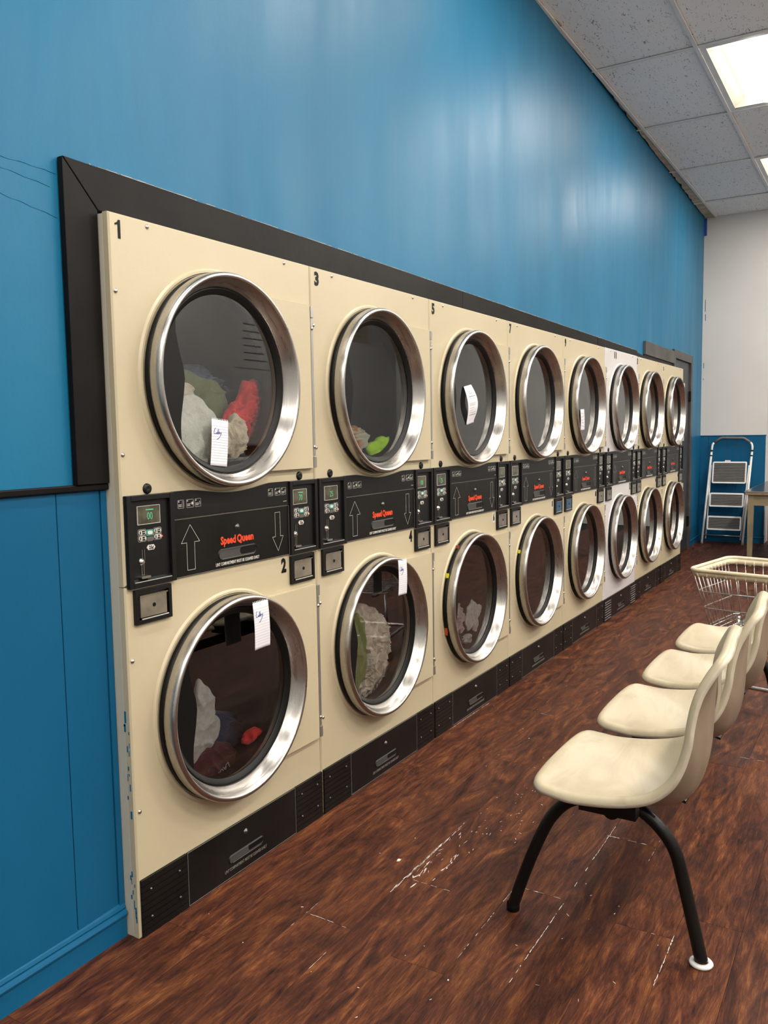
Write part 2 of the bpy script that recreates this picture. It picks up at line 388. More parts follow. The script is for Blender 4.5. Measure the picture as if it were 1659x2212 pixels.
# baseboard with a rounded moulding
def baseboard(name, x0, x1, prof=((0,.0),(-.014,.0),(-.014,.052),(-.018,.056),(-.020,.062),(-.017,.068),(-.011,.071),(-.013,.076),(-.010,.083),(-.004,.088),(0,.09)), y=None):
    n = len(prof); vs = []
    for x in (x0, x1): vs += [(x, (wy(x) if y is None else y) + a + .006, b) for a, b in prof]
    return MB().add(vs, [tuple(range(n)), tuple(range(2*n-1, n-1, -1))] + [(i, i+n, (i+1) % n+n, (i+1) % n) for i in range(n)]).obj(name, M['blue_shaded'], smooth=False)
tag(baseboard('baseboard_left', XW, -.004), kind='structure')
tag(baseboard('baseboard_left_far', DX1+.1, XE), kind='structure')
for pts_ in RIDGES:
    n_ = 14; P_ = []
    for k in range(n_+1):
        u_ = k/n_*(len(pts_)-1); i_ = min(int(u_), len(pts_)-2); f_ = u_-i_
        P_.append((pts_[i_][0]*(1-f_)+pts_[i_+1][0]*f_, wy(0)-.0003, pts_[i_][1]*(1-f_)+pts_[i_+1][1]*f_ + .0012*math.sin(k*1.7)))
    MB().tube(P_, [.0005+.0006*abs(math.sin(k*.9)) for k in range(n_+1)], 6).obj('paint_ridge', M['blue'], wl, smooth=True)
# black frame around the bank of dryers: mitred boards
fy = lambda x, d: wy(x) - d
def board(poly, th, name, m, parent=None):
    n = len(poly); vs = [(x, wy(x)-th, z) for x, z in poly] + [(x, wy(x)-.0005, z) for x, z in poly]
    return MB().add(vs, [tuple(range(n)), tuple(range(2*n-1, n-1, -1))] + [(i, i+n, (i+1) % n+n, (i+1) % n) for i in range(n)]).obj(name, m, parent, bevel=.0015)
fr = tag(empty('trim_2', (0, 0, 0)), kind='structure')
board([(-.098, 1.153), (-.003, 1.153), (-.003, 1.793), (-.098, 1.892)], .018, 'frame_board', M['trim'], fr)
board([(-.096, 1.893), (.0, 1.7935), (2.075, 1.7935), (2.075, 1.889)], .018, 'frame_board', M['trim'], fr)
board([(2.078, 1.7935), (4.28, 1.7935), (4.28, 1.886), (2.078, 1.889)], .017, 'frame_board', M['trim'], fr)
board([(4.283, 1.7935), (5.42, 1.7935), (5.42, 1.883), (4.283, 1.886)], .018, 'frame_board', M['trim'], fr)
board([(5.425, 1.7935), (5.69, 1.7935), (5.69, 1.86), (5.425, 1.872)], .014, 'frame_board', M['trim'], fr)
board([(5.70, 1.7935), (NW+.02, 1.7935), (NW+.02, 0.0), (6.90, 0.0), (6.90, 1.875), (5.70, 1.875)], .010, 'filler_board', M['trim'], fr)
board([(5.70, 1.877), (6.90, 1.877), (6.90, 1.992), (5.70, 1.985)], .022, 'filler_board', M['trim_grey'], fr)
# thin paint-chipped edge above the frame
ed = MB(); re_ = random.Random(5)
x = -.09
while x < 5.3:
    l = re_.uniform(.004, .03)
    if re_.random() < .72: ed.box(x, x+l, wy(x)-.0183, wy(x)-.0005, 1.8925-.0016*max(x, 0), 1.8936-.0016*max(x, 0)+re_.uniform(0, .0012))
    x += l
tag(ed.obj('chipped_edge', mat('chipped paint edge', (.30, .30, .29), .7, var=.3), fr), kind='stuff')
# the dark door at the far end
d1 = tag(empty('door_1', (0, 0, 0)), kind='structure')
board([(DX0, .005), (DX1, .005), (DX1, DZ-.004), (DX0, DZ-.004)], -.015, 'door_slab', M['door'], d1).scale = (1, 1, 1)
for poly in ([(6.905, 0), (DX0, 0), (DX0, DZ), (6.905, 2.012)], [(6.905, 2.014), (DX0, DZ+.001), (DX1, DZ+.001), (7.89, 2.014)], [(DX1, 0), (7.89, 0), (7.89, 2.012), (DX1, DZ)]):
    board(poly, .022, 'door_casing', M['trim_grey'], d1)
for zz in (.25, 1.55): board([(DX1-.03, zz), (DX1+.01, zz), (DX1+.01, zz+.1), (DX1-.03, zz+.1)], .026, 'hinge', M['black_metal'], d1)
# end wall
we = tag(MB().box(XE, XE+.12, -.44, wy(XE)+.12, 0, ZC+.1).box(XE+.12, 9.8, -.44, -.32, 0, ZC+.1).obj('wall_end', M['white_wall']), kind='structure')
ys = [wy(XE), .155, -.04, -.14, -.435]
for i in range(4): box(XE-.011, XE, ys[i+1]+.0025, ys[i], .05, 1.178).obj('wainscot_board', M['blue_shaded'], we, bevel=.002)
box(XE-.016, XE, -.438, wy(XE), 1.178, 1.186).obj('wainscot_cap', M['blue_shaded'], we)
box(XE-.004, XE, wy(XE)-.028, wy(XE)-.001, ZC-.19, ZC-.004).obj('tape_strip', M['tape'], we)
for z0, z1, a in [(2.55, 2.68, .030), (2.45, 2.52, .034), (1.93, 1.99, .024), (1.80, 1.82, .022)]:
    box(XE-.002, XE, wy(XE)-a, wy(XE)-a+.006, z0, z1).obj('paint_fleck', M['blue'], we)
bb = MB(); 
pf = ((0,.0),(-.014,.0),(-.014,.052),(-.018,.056),(-.020,.062),(-.017,.068),(-.011,.071),(-.010,.083),(0,.09)); n = len(pf); vs_ = []
for y in (-.44, wy(XE)): vs_ += [(XE+a, y, b) for a, b in pf]
tag(bb.add(vs_, [tuple(range(n)), tuple(range(2*n-1, n-1, -1))] + [(i, i+n, (i+1) % n+n, (i+1) % n) for i in range(n)]).obj('baseboard_end', M['blue_shaded']), kind='structure')
tag(box(9.8, 9.92, YOPP, -.32, 0, ZC+.1).obj('wall_far', M['far_wall']), kind='structure')
tag(box(XW-.12, XW, YOPP, .2, 0, ZC+.1).obj('wall_near', M['far_wall']), kind='structure')
wo = tag(box(XW-.12, 9.92, YOPP-.12, YOPP, 0, ZC+.1).obj('wall_right', M['far_wall']), kind='structure')

# ---- suspended ceiling
ce = tag(box(XW, 9.92, YOPP, .33, ZC+.16, ZC+.2).obj('ceiling', M['plenum']), kind='structure')
TX, TY0, DXT, DYT = 4.148, .119, 1.24, .6165
TW = .024
fix = {}
lampcells = set()
cols = [TX + DXT*k for k in range(-7, 5)]
rows = [TY0 - DYT*k for k in range(0, 9)]
for i, x in enumerate(cols):
    for j in range(len(rows)-1):
        if j in (1, 4, 7) and (round((x-TX)/DXT) % 2 == 0) : lampcells.add((i, j))
tile_cache = {}
for i, x in enumerate(cols):
    x1 = x + DXT; xa = max(x, XW)
    for j in range(len(rows)-1):
        y1 = rows[j]; y0 = rows[j+1]
        if y0 < YOPP: y0 = YOPP
        xb = min(x1, XE if j == 0 else 9.8)
        if xb - xa < .05 or (i, j) in lampcells: continue
        key = (round(xb-xa, 3), round(y1-y0, 3))
        if key not in tile_cache:
            L, B = key; tile_cache[key] = box(.004, L-.004, .004, B-.004, .002, .016).mesh('ceiling_tile', M['tile'])
        link('ceiling_tile', tile_cache[key], ce, (xa, y0, ZC + random.uniform(0, .003)))
# narrow ragged tiles along the blue wall
rt = random.Random(11); breaks = [XW, -1.4, -.15, 1.1, 2.1, 3.45, 4.14, 5.40, 6.63, 7.80, XE]
for i in range(len(breaks)-1):
    a, b = breaks[i]+.006, breaks[i+1]-.006; n = 18; pts = [(a, TY0+.006), (b, TY0+.006)]
    for k in range(n+1):
        xx = b + (a-b)*k/n; pts.append((xx, wy(xx)-.006 - abs(rt.gauss(0, .006)) - (.02 if (breaks[i+1] in (3.45,) and k < 2) else 0)))
    nn = len(pts)
    MB().add([(p, q, ZC-.004+.004*math.sin(p*3)) for p, q in pts]+[(p, q, ZC+.014) for p, q in pts], [tuple(range(nn)), tuple(range(2*nn-1, nn-1, -1))]+[(k, k+nn, (k+1) % nn+nn, (k+1) % nn) for k in range(nn)]).obj('cut_tile', M['tile_edge'], ce)
for y in rows: box(XW, (XE if y > -.4 else 9.8), y-TW/2, y+TW/2, ZC-.010, ZC-.002).obj('grid_rail', M['tee'], ce, bevel=.0015)
for x in cols:
    if XW < x < 9.7: box(x-TW/2, x+TW/2, YOPP, (TY0 if x < XE else -.44), ZC-.009, ZC-.001).obj('grid_rail', M['tee'], ce, bevel=.0015)
for x in cols:
    if XW < x < XE: box(x-.008, x+.008, TY0, wy(x)-.002, ZC-.008, ZC-.001).obj('grid_rail', M['tee'], ce)
# ---- recessed troffer lamps
def make_lamp(x, y, power=LAMP_W):        # x,y = low corner of the cell
    t = empty('ceiling_lamp', (x, y, ZC)); L, B = DXT, DYT
    a, b, h = .055, .045, .11
    fm = MB()
    z = -.004
    fm.add([(0,0,z),(L,0,z),(L,B,z),(0,B,z),(a,b,z),(L-a,b,z),(L-a,B-b,z),(a,B-b,z),(0,0,.02),(L,0,.02),(L,B,.02),(0,B,.02)],
           [(0,4,5,1),(1,5,6,2),(2,6,7,3),(3,7,4,0),(0,1,9,8),(1,2,10,9),(2,3,11,10),(3,0,8,11)])
    fm.obj('lamp_frame', M['tee'], t)
    rm = MB(); n = 10; vs = []
    for xx in (a, L-a):
        for k in range(n+1):
            u = k/n; yy_ = b + (B-2*b)*u; zz = h*math.sin(PI*u)**.55
            vs.append((xx, yy_, max(zz, z)))
    fs = [(k, k+1, k+n+2, k+n+1) for k in range(n)] + [tuple(range(n+1)), tuple(range(n+1, 2*n+2))]
    rm.add(vs, fs); rm.obj('reflector', M['reflector'], t, smooth=False)
    bm_ = MB(); vs = []; n = 12
    for xx in (a+.03, L-a-.03):
        for k in range(n+1):
            an = PI*k/n; vs.append((xx, B/2 - .125*math.cos(an), .042 - .062*math.sin(an)))
    bm_.add(vs, [(k, k+1, k+n+2, k+n+1) for k in range(n)] + [tuple(range(n+1)), tuple(range(n+1, 2*n+2))])
    bm_.obj('lamp_basket', M['tubelight'], t, smooth=False)
    ld = bpy.data.lights.new('lamp_light', 'AREA'); ld.shape = 'RECTANGLE'; ld.size = L-.2; ld.size_y = .24; ld.energy = power; ld.color = LAMP_COL
    lo = bpy.data.objects.new('lamp_light', ld); C.objects.link(lo); lo.parent = t; lo.location = (L/2, B/2, -.024)
    return t
lampn = 0
for (i, j) in sorted(lampcells):
    x = cols[i]
    if x < XW or x+DXT > 9.8: continue
    t = make_lamp(x, rows[j+1], LAMP_W if j == 1 else LAMP_FAR)
    if j == 1 and abs(x-4.148) < .01: lab = 'lit recessed ceiling lamp nearest the camera, cut by the right photo edge'
    elif j == 1 and abs(x-6.628) < .01: lab = 'lit recessed ceiling lamp farther off, above the last dryers'
    elif j == 1: lab = ('first', 'second', 'third')[min(2, sum(1 for q_ in (-3.292, -.812, 1.668) if x > q_+.1))]+' recessed lamp from the entrance, above the dryer aisle, outside the photo'
    else: lampn += 1; lab = ('first', 'second', 'third', 'fourth', 'fifth', 'sixth')[(lampn-1)//2]+' added recessed lamp from the entrance, '+('in the middle ceiling row' if j == 4 else 'above the washers')+', outside the photo'
    tag(t, lab, 'ceiling lamp')
    if 'outside' in lab: t['group'] = 'unseen ceiling lamps, near row' if j == 1 else 'unseen ceiling lamps, far row'

# ================================================================== DRYERS
GR = .240
def front_panel(x0, x1, z0, z1, cx, cz, r, y0, y1, e=.004):
    angs = sorted(set([2*PI*k/72 for k in range(72)] + [math.atan2(z-cz, x-cx) % (2*PI) for x in (x0, x1) for z in (z0, z1)]))
    def ray(a, ee):
        dx, dz = math.cos(a), math.sin(a); t = 1e9
        if dx > 1e-9: t = min(t, (x1-ee-cx)/dx)
        if dx < -1e-9: t = min(t, (x0+ee-cx)/dx)
        if dz > 1e-9: t = min(t, (z1-ee-cz)/dz)
        if dz < -1e-9: t = min(t, (z0+ee-cz)/dz)
        return (cx+dx*t, cz+dz*t)
    n = len(angs); vs = []
    rings = [('c', r, y1), ('c', r, y0), ('c', .302, y0), ('c', .296, y0-.004), ('c', .290, y0-.004), ('c', .288, y0)]
    # order: hole back, hole front, raised lip, outer edge
    seq = [[(cx+r*math.cos(a), y1, cz+r*math.sin(a)) for a in angs], [(cx+r*math.cos(a), y0, cz+r*math.sin(a)) for a in angs],
           [(cx+.287*math.cos(a), y0, cz+.287*math.sin(a)) for a in angs], [(cx+.290*math.cos(a), y0-.005, cz+.290*math.sin(a)) for a in angs],
           [(cx+.296*math.cos(a), y0-.005, cz+.296*math.sin(a)) for a in angs], [(cx+.301*math.cos(a), y0, cz+.301*math.sin(a)) for a in angs]]
    def R(ee, yy_):
        out = []
        for a in angs:
            # corner-exact inset
            px, pz = ray(a, 0); px = min(max(px, x0+ee), x1-ee); pz = min(max(pz, z0+ee), z1-ee); out.append((px, yy_, pz))
        return out
    seq += [R(e, y0), R(0, y0+e), R(0, y1)]
    for s_ in seq: vs += s_
    fs = []
    for i in range(len(seq)-1):
        for k in range(n):
            k2 = (k+1) % n; fs.append((i*n+k, i*n+k2, (i+1)*n+k2, (i+1)*n+k))
    mb = MB(); mb.add(vs, fs); return mb
CX = .372
def scr(parent, x, z, m=None, r=.006, y=0):
    MB().lathe([(0, -.004), (r*.6, -.0035), (r, -.001), (r, 0)], x, z, 12, y0=y).obj('screw', m or M['chrome'], parent, smooth=True)
SH_U = [(-.169,.192),(-.175,.163),(-.178,.126),(-.172,.094),(-.164,.062),(-.154,.033),(-.150,.003),(-.155,-.034),(-.163,-.072),(-.169,-.101),(-.171,-.131),(-.170,-.169)]
def make_door(root, cz):
    ph = .25
    # plate: right half of a rectangle with the round opening cut out
    pts = []; n = 40; a0 = PI/2*.999; R0 = .252
    zt, zb, xr = cz+ph+.001, cz-ph, .768
    arc = [(CX + R0*math.cos(PI/2 - PI*k/n), cz + R0*math.sin(PI/2 - PI*k/n)) for k in range(n+1)]
    zt = cz + R0 + .001; zb = cz - R0 - .001
    vs = []; fs = []
    def bnd(k):
        a = PI/2 - PI*k/n; dx, dz = math.cos(a), math.sin(a); t = 1e9
        if dx > 1e-9: t = min(t, (xr-CX)/dx)
        if dz > 1e-9: t = min(t, (zt-cz)/dz)
        if dz < -1e-9: t = min(t, (zb-cz)/dz)
        return (CX+dx*t, cz+dz*t)
    ks = list(range(n+1)); outer = [bnd(k) for k in ks]
    # snap nearest to corners
    for cxn in ((xr, zt), (xr, zb)):
        kk = min(ks, key=lambda k: (outer[k][0]-cxn[0])**2 + (outer[k][1]-cxn[1])**2); outer[kk] = cxn
    m_ = len(ks)
    for y in (-.019, -.001):
        vs += [(x, y, z) for x, z in arc] + [(x, y, z) for x, z in outer]
    for k in range(m_-1):
        fs += [(k, k+1, m_+k+1, m_+k), (2*m_+k, 3*m_+k, 3*m_+k+1, 2*m_+k+1), (k, 2*m_+k, 2*m_+k+1, k+1), (m_+k, m_+k+1, 3*m_+k+1, 3*m_+k)]
    fs += [(0, m_, 3*m_, 2*m_), (m_-1, 2*m_-1+0, 4*m_-1, 3*m_-1)]
    d = MB().add(vs, fs).obj('door', M['cream'], root, bevel=.004)
    MB().lathe([(.247, -.004), (.283, -.004), (.286, -.008), (.286, -.019), (.281, -.022), (.256, -.022), (.249, -.014)], CX, cz, 96, True).obj('door_gasket', M['rubber'], d, smooth=True)
    MB().lathe([(.250, -.016), (.279, -.018), (.285, -.022), (.2875, -.029), (.2875, -.046), (.2865, -.053), (.2835, -.0585), (.279, -.0605), (.2745, -.0595), (.2715, -.0555), (.267, -.047), (.259, -.032), (.2505, -.018)], CX, cz, 120, True).obj('door_ring', M['steel'], d, smooth=True)
    MB().lathe([(.2505, -.012), (.2505, -.019), (.247, -.020), (.244, -.017), (.240, -.016), (.236, -.011), (.233, -.010), (.231, -.006), (.2505, -.005)], CX, cz, 96, True).obj('glass_seal', M['rubber'], d, smooth=True)
    g = MB(); n2 = 72; g.add([(CX+.236*math.cos(2*PI*k/n2), -.008, cz+.236*math.sin(2*PI*k/n2)) for k in range(n2)], [tuple(range(n2))])
    gme = bpy.data.meshes.new('glass'); gme.from_pydata(g.v, [], g.f); gme.update()
    if gme.polygons[0].normal.y > 0: gme.flip_normals()
    gme.materials.append(M['glass']); link('glass', gme, d)
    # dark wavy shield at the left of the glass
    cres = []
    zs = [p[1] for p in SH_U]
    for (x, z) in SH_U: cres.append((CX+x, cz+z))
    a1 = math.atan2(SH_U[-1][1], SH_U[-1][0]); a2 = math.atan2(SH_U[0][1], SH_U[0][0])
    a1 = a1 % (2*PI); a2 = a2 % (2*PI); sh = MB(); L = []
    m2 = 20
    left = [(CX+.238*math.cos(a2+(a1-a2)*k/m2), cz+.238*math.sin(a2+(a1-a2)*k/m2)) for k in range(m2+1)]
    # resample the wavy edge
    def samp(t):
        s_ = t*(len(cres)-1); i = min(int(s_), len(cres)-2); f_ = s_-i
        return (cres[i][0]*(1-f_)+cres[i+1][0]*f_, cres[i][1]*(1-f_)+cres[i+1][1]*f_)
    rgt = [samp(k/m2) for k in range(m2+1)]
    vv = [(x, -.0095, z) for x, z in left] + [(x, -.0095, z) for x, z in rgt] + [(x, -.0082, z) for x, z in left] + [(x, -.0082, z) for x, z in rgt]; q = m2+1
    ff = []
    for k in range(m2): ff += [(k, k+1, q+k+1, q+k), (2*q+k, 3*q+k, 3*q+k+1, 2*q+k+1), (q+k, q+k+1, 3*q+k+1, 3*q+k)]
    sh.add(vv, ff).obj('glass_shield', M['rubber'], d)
    # hinge
    hz0, hz1 = cz-R0, cz+R0-.002
    hm = MB(); hm.box(.7695, .785, -.021, -.001, hz0, hz0+.035).box(.7695, .785, -.021, -.001, hz1-.035, hz1).box(.772, .784, -.018, -.001, hz0+.037, hz1-.037)
    hm.obj('hinge', mat_once('hinge steel', (.42, .41, .39), .35, .8), d, bevel=.001)
    for zz in (hz0+.065, hz1-.068): scr(d, .778, zz, y=-.018)
    return d
_mo = {}
def mat_once(name, col, rough, metal=0):
    if name not in _mo: _mo[name] = mat(name, col, rough, metal=metal, var=.1)
    return _mo[name]
def make_drum(root, cz):
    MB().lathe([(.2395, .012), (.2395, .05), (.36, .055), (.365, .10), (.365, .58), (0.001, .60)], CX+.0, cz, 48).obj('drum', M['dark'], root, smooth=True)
def ring_strip(mb, x0, x1, z0, z1, t, y0, y1):
    mb.box(x0, x0+t, y0, y1, z0, z1).box(x1-t, x1, y0, y1, z0, z1).box(x0+t, x1-t, y0, y1, z0, z0+t).box(x0+t, x1-t, y0, y1, z1-t, z1)
def control(root, x0, x1, left):
    z0, z1 = .893, 1.121; fm = MB(); t = .014
    ring_strip(fm, x0, x1, z0, z1, t, -.013, 0); fm.box(x0+t, x1-t, -.004, 0, z0+t, z1-t)
    # sloping ledge
    fm.add([(x0+t, -.004, z0+t+.006), (x1-t, -.004, z0+t+.006), (x1-t, -.012, z0+t), (x0+t, -.012, z0+t)], [(0,1,2,3)])
    cp = fm.obj('control_panel', M['black'], root, bevel=.0015)
    MB().box(x0+t+.003, x1-t-.003, -.0125, -.0118, z0+t-.0008, z0+t+.0008).obj('ledge_edge', M['print'], cp)
    c = (x0+x1)/2 - (.003 if left else .014)
    dw = .073 if left else .07
    ds = MB().box(c-dw/2, c+dw/2, -.0055, -.004, 1.048, 1.092); dp = ds.obj('display', M['lcd'], cp)
    fl_ = MB(); ring_strip(fl_, c-dw/2-.0012, c+dw/2+.0012, 1.0468, 1.0932, .0012, -.0065, -.004); fl_.obj('display_frame', M['print'], cp)
    bx = c + (.002 if left else .007)
    for (dx, dz, kind, txt) in ((-.025, .0065, 'w', 'HIGH\nTEMP'), (-.025, -.0085, 'w', 'MED\nTEMP'), (.026, .0065, 'w', 'LOW\nTEMP'), (.026, -.0085, 'w', 'NO\nHEAT'), (0, .004, 't', None), (0, -.012, 'g', None)):
        z = 1.021 + dz; w_, h_ = .022, .0125
        if kind == 'w':
            o_ = MB(); poly = rrect(bx+dx, z, w_+.005, h_+.003, .004)
            o_.ribbon(poly+[poly[0]], .0006, -.0044); o_.obj('button_outline', M['print'], cp)
            b = MB().prism(rrect(bx+dx, z, w_, h_*.88, .0045), -.0062, -.004).obj('button', M['pill'], cp)
            link('button_lettering', text_mesh(txt, .0052, M['number'], .8, .0002), cp, (bx+dx+.003, -.0066, z-.0005))
            MB().prism(rrect(bx+dx-.0072, z, .0028, .008, .0013, 3), -.0068, -.0062).obj('button_icon', M['number'], cp)
        elif kind == 't':
            MB().prism(rrect(bx, z, .026, .016, .006), -.0056, -.004).obj('button', M['teal'], cp)
            MB().prism(rrect(bx, z, .016, .009, .004), -.0066, -.0056).obj('button', M['pill'], cp)
        else: MB().prism(rrect(bx, z, .021, .0115, .004), -.0056, -.004).obj('button', M['pill_dark'], cp)
    MB().lathe([(0, -.0065), (.002, -.006), (.0026, -.004)], bx+.0405, 1.012, 10).obj('indicator_light', M['red_led'], cp, smooth=True)
    # price badge
    px, pz = c+.004, .988
    MB().prism([(px-.014, pz), (px-.009, pz+.0065), (px+.009, pz+.0065), (px+.014, pz), (px+.009, pz-.0065), (px-.009, pz-.0065)], -.0058, -.004).obj('price_badge', M['pill'], cp)
    link('price_lettering', text_mesh('25¢', .0125, M['number'], .85, .0002), cp, (px, -.0062, pz-.0005))
    # coin slot
    sx = c - .026
    cs = MB(); poly = rrect(sx+.004, .972, .0075, .034, .0035); cs.ribbon(poly+[poly[0]], .0012, -.0055)
    cs.box(sx-.0045, sx+.0045, -.006, -.004, .922, .952)
    cs.lathe([(0, -.012), (.004, -.012), (.0065, -.009), (.0085, -.006), (.0095, -.004)], sx-.002, .955, 16)
    cs.prism(rrect(sx+.003, .917, .030, .006, .0028), -.014, -.004)
    cs.obj('coin_slot', M['chrome'], cp)
    MB().box(sx-.0018, sx+.0018, -.0068, -.006, .923, .948).obj('coin_slit', M['rubber'], cp)
    return cp, c
def coin_box(root, x0, x1):
    z0, z1 = .801, .8875; m = MB(); ring_strip(m, x0, x1, z0, z1, .010, -.010, 0); m.box(x0+.010, x1-.010, -.001, 0, z0+.01, z1-.01)
    cb = m.obj('coin_box', M['black'], root, bevel=.0018)
    d = MB().box(x0+.013, x1-.020, -.012, -.002, z0+.016, z1-.015).obj('coin_drawer', M['drawer'], cb, bevel=.0012)
    MB().box(x0+.010, x1-.018, -.0145, -.0115, z1-.0175, z1-.0145).obj('drawer_lip', M['chrome'], cb)
    cx = (x0+x1)/2-.003; cz = (z0+z1)/2
    MB().lathe([(0, -.0135), (.0045, -.0135), (.0055, -.012)], cx, cz, 14).obj('keyhole', M['rubber'], cb)
    MB().box(x0+.02, x1-.012, -.0095, -.007, z0+.0105, z0+.013).obj('box_lip', M['print'], cb)
    return cb
def arrow(parent, x, up):
    if up: z0, z1 = .911, 1.031; hh = .984; P = [(x, z1), (x+.034, hh), (x+.0145, hh), (x+.0145, z0), (x-.0145, z0), (x-.0145, hh), (x-.034, hh), (x, z1)]
    else: z0, z1 = .914, 1.031; hh = .958; P = [(x, z0), (x+.026, hh), (x+.012, hh), (x+.012, z1), (x-.012, z1), (x-.012, hh), (x-.026, hh), (x, z0)]
    MB().ribbon(P, .0011, -.0065).obj('arrow_outline', M['print'], parent)
def slot(parent, cx, cz, w_, h_, y):
    poly = rrect(cx, cz, w_, h_, h_/2-.001, 6); n = len(poly)
    inn = rrect(cx, cz, w_-.006, h_-.006, h_/2-.004, 6)
    vs = [(x, y, z) for x, z in poly] + [(x, y-.003, z) for x, z in inn] + [(x, y-.0002, z) for x, z in inn]
    fs = [(i, (i+1) % n, n+(i+1) % n, n+i) for i in range(n)] + [(n+i, n+(i+1) % n, 2*n+(i+1) % n, 2*n+i) for i in range(n)]
    MB().add(vs, fs).obj('handle_rim', M['black'], parent, smooth=False)
    inner = MB().prism(rrect(cx, cz, w_-.006, h_-.006, h_/2-.004, 6), y-.0012, y-.0002).obj('handle_recess', mat_once('recess grey', (.05, .05, .046), .5), parent)
    MB().prism(rrect(cx+w_*.26, cz+.002, w_*.42, h_-.010, h_/2-.006, 6), y-.0016, y-.0012).obj('handle_hole', M['rubber'], parent)
    MB().ribbon([(cx-w_/2+.016, cz-h_/2+.003), (cx+w_/2-.016, cz-h_/2+.003)], .0018, y-.0032).obj('handle_edge', mat_once('worn print', (.16, .15, .13), .5), parent)
def lock(parent, x, z, y): MB().lathe([(0, -.006), (.0045, -.006), (.005, -.004), (.008, -.0035), (.0095, 0)], x, z, 18, y0=y).obj('lock', mat_once('dark nickel', (.12, .12, .11), .3, .9), parent, smooth=True)
SQ = 'Speed\u2009Queen'
def make_dryer():
    r = empty('stacked_dryer', (0, 0, 0)); w_ = W-.0035
    cab = MB(); d = .78
    cab.box(.0, .012, .021, d, 0, H-.003).box(w_-.012, w_, .021, d, 0, H-.003).box(.012, w_-.012, .021, d, H-.015, H-.003).box(.012, w_-.012, d-.012, d, 0, H-.015)
    cab.obj('cabinet', M['side'], r, bevel=.001)
    up = front_panel(0, w_, .899, H, CX, UC, GR, 0, .020).obj('front_panel', M['cream'], r, angle=.5)
    lo = front_panel(0, w_, .0, .897, CX, LC, GR, 0, .020).obj('front_panel', M['cream'], r, angle=.5)
    for x, z in ((.12, 1.775), (.666, 1.776), (.012, 1.607), (.012, 1.220)): scr(up, x, z)
    for x, z in ((.014, .713), (.016, .328)): scr(lo, x, z)
    for x, z in ((.084, 1.1345), (.715, 1.1345)): MB().lathe([(0, -.004), (.006, -.006), (.012, -.005), (.0135, 0)], x, z, 18).obj('plug', M['black'], up, smooth=True)
    scr_side = MB().box(-.001, 0, .008, .014, .915, .921)
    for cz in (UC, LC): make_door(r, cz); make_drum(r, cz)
    # middle strip with a scooped top edge under the upper door
    x0, x1 = .1635, .6515; pts = [(x0, 1.0505), (x1, 1.0505), (x1, 1.1215)]
    hw = .165; n = 16
    for k in range(n+1):
        t_ = k/n; xx = .40+hw - 2*hw*t_; s_ = math.cos((xx-.40)/hw*PI/2)**1.3 if abs(xx-.40) < hw else 0; pts.append((xx, 1.1215 - .016*s_))
    pts.append((x0, 1.1215))
    st = MB().prism(pts, -.007, 0).obj('instruction_strip', M['black'], r)
    MB().box(x0+.002, x1-.002, -.009, -.007, 1.0515, 1.0545).obj('strip_edge', M['black_metal'], st)
    icn = MB()
    for bx, n3 in ((.181, 3), (.552, 3)):
        for k in range(3):
            ax = bx + k*.0315; wv = (.022, .026, .022)[k]; az = 1.077 if bx < .4 else 1.083
            pl = rrect(ax+wv/2, az+.010, wv, .021, .002, 2); icn.ribbon(pl+[pl[0]], .0007, -.0075)
            for q in range(2): icn.ribbon([(ax+.003, az+.0065-q*.004+.002), (ax+.0125, az+.0065-q*.004+.002)], .0018, -.0075)
            icn.ribbon([(ax+.003, az+.017), (ax+.0045, az+.017)], .003, -.0075)
            if k == 0: pl = rrect(ax+.018, az+.010, .0045, .014, .0022, 3); icn.ribbon(pl+[pl[0]], .0007, -.0075)
            elif k == 1: icn.ribbon([(ax+.0145, az+.010), (ax+.019, az+.010)], .0012, -.0075); icn.ribbon([(ax+.0215, az+.010), (ax+.0225, az+.010)], .007, -.0075); icn.ribbon([(ax+.0245, az+.003), (ax+.0245, az+.017)], .0007, -.0075)
            else: icn.ribbon([(ax+.014, az+.006), (ax+.0175, az+.014), (ax+.0205, az+.008), (ax+.016, az+.005)], .0008, -.0075)
    icn.ribbon([(x1-.028, 1.062), (x1-.012, 1.062)], .0014, -.0075)
    icn.obj('printed_icons', M['print'], st)
    # upper lint door
    ld = MB().box(.168, .6505, -.0055, 0, .8965, 1.0475).obj('lint_door', M['black_metal'], r, bevel=.001)
    oe = MB(); ring_strip(oe, .1675, .651, .896, 1.048, .0012, -.0062, -.0052); oe.obj('door_edge', mat_once('worn black edge', (.16, .15, .14), .4), ld)
    lock(ld, .411, 1.006, -.0055)
    o_ = link('brand_lettering', text_mesh(SQ, .030, M['red_print'], .86, .0011, fit=.140), ld, (.410, -.0062, .972))
    slot(ld, .411, .935, .166, .031, -.0055)
    link('notice_lettering', text_mesh('LINT COMPARTMENT MUST BE CLEANED DAILY', .0125, M['print'], .70, .0002, fit=.186), ld, (.411, -.0062, .9085))
    arrow(ld, .2235, True); arrow(ld, .594, False)
    # kick panels
    kd = MB().box(.169, .6465, -.006, 0, .004, .1515).obj('lint_door', M['black_metal'], r, bevel=.001)
    oe = MB(); ring_strip(oe, .1685, .647, .0035, .152, .0012, -.0067, -.0057); oe.obj('door_edge', mat_once('worn black edge', (.16, .15, .14), .4), kd)
    lock(kd, .405, .112, -.006); slot(kd, .407, .056, .158, .026, -.006)
    link('notice_lettering', text_mesh('LINT COMPARTMENT MUST BE CLEANED DAILY', .0125, mat_once('worn print', (.16, .15, .13), .5), .70, .0002, fit=.186), kd, (.405, -.0067, .028))
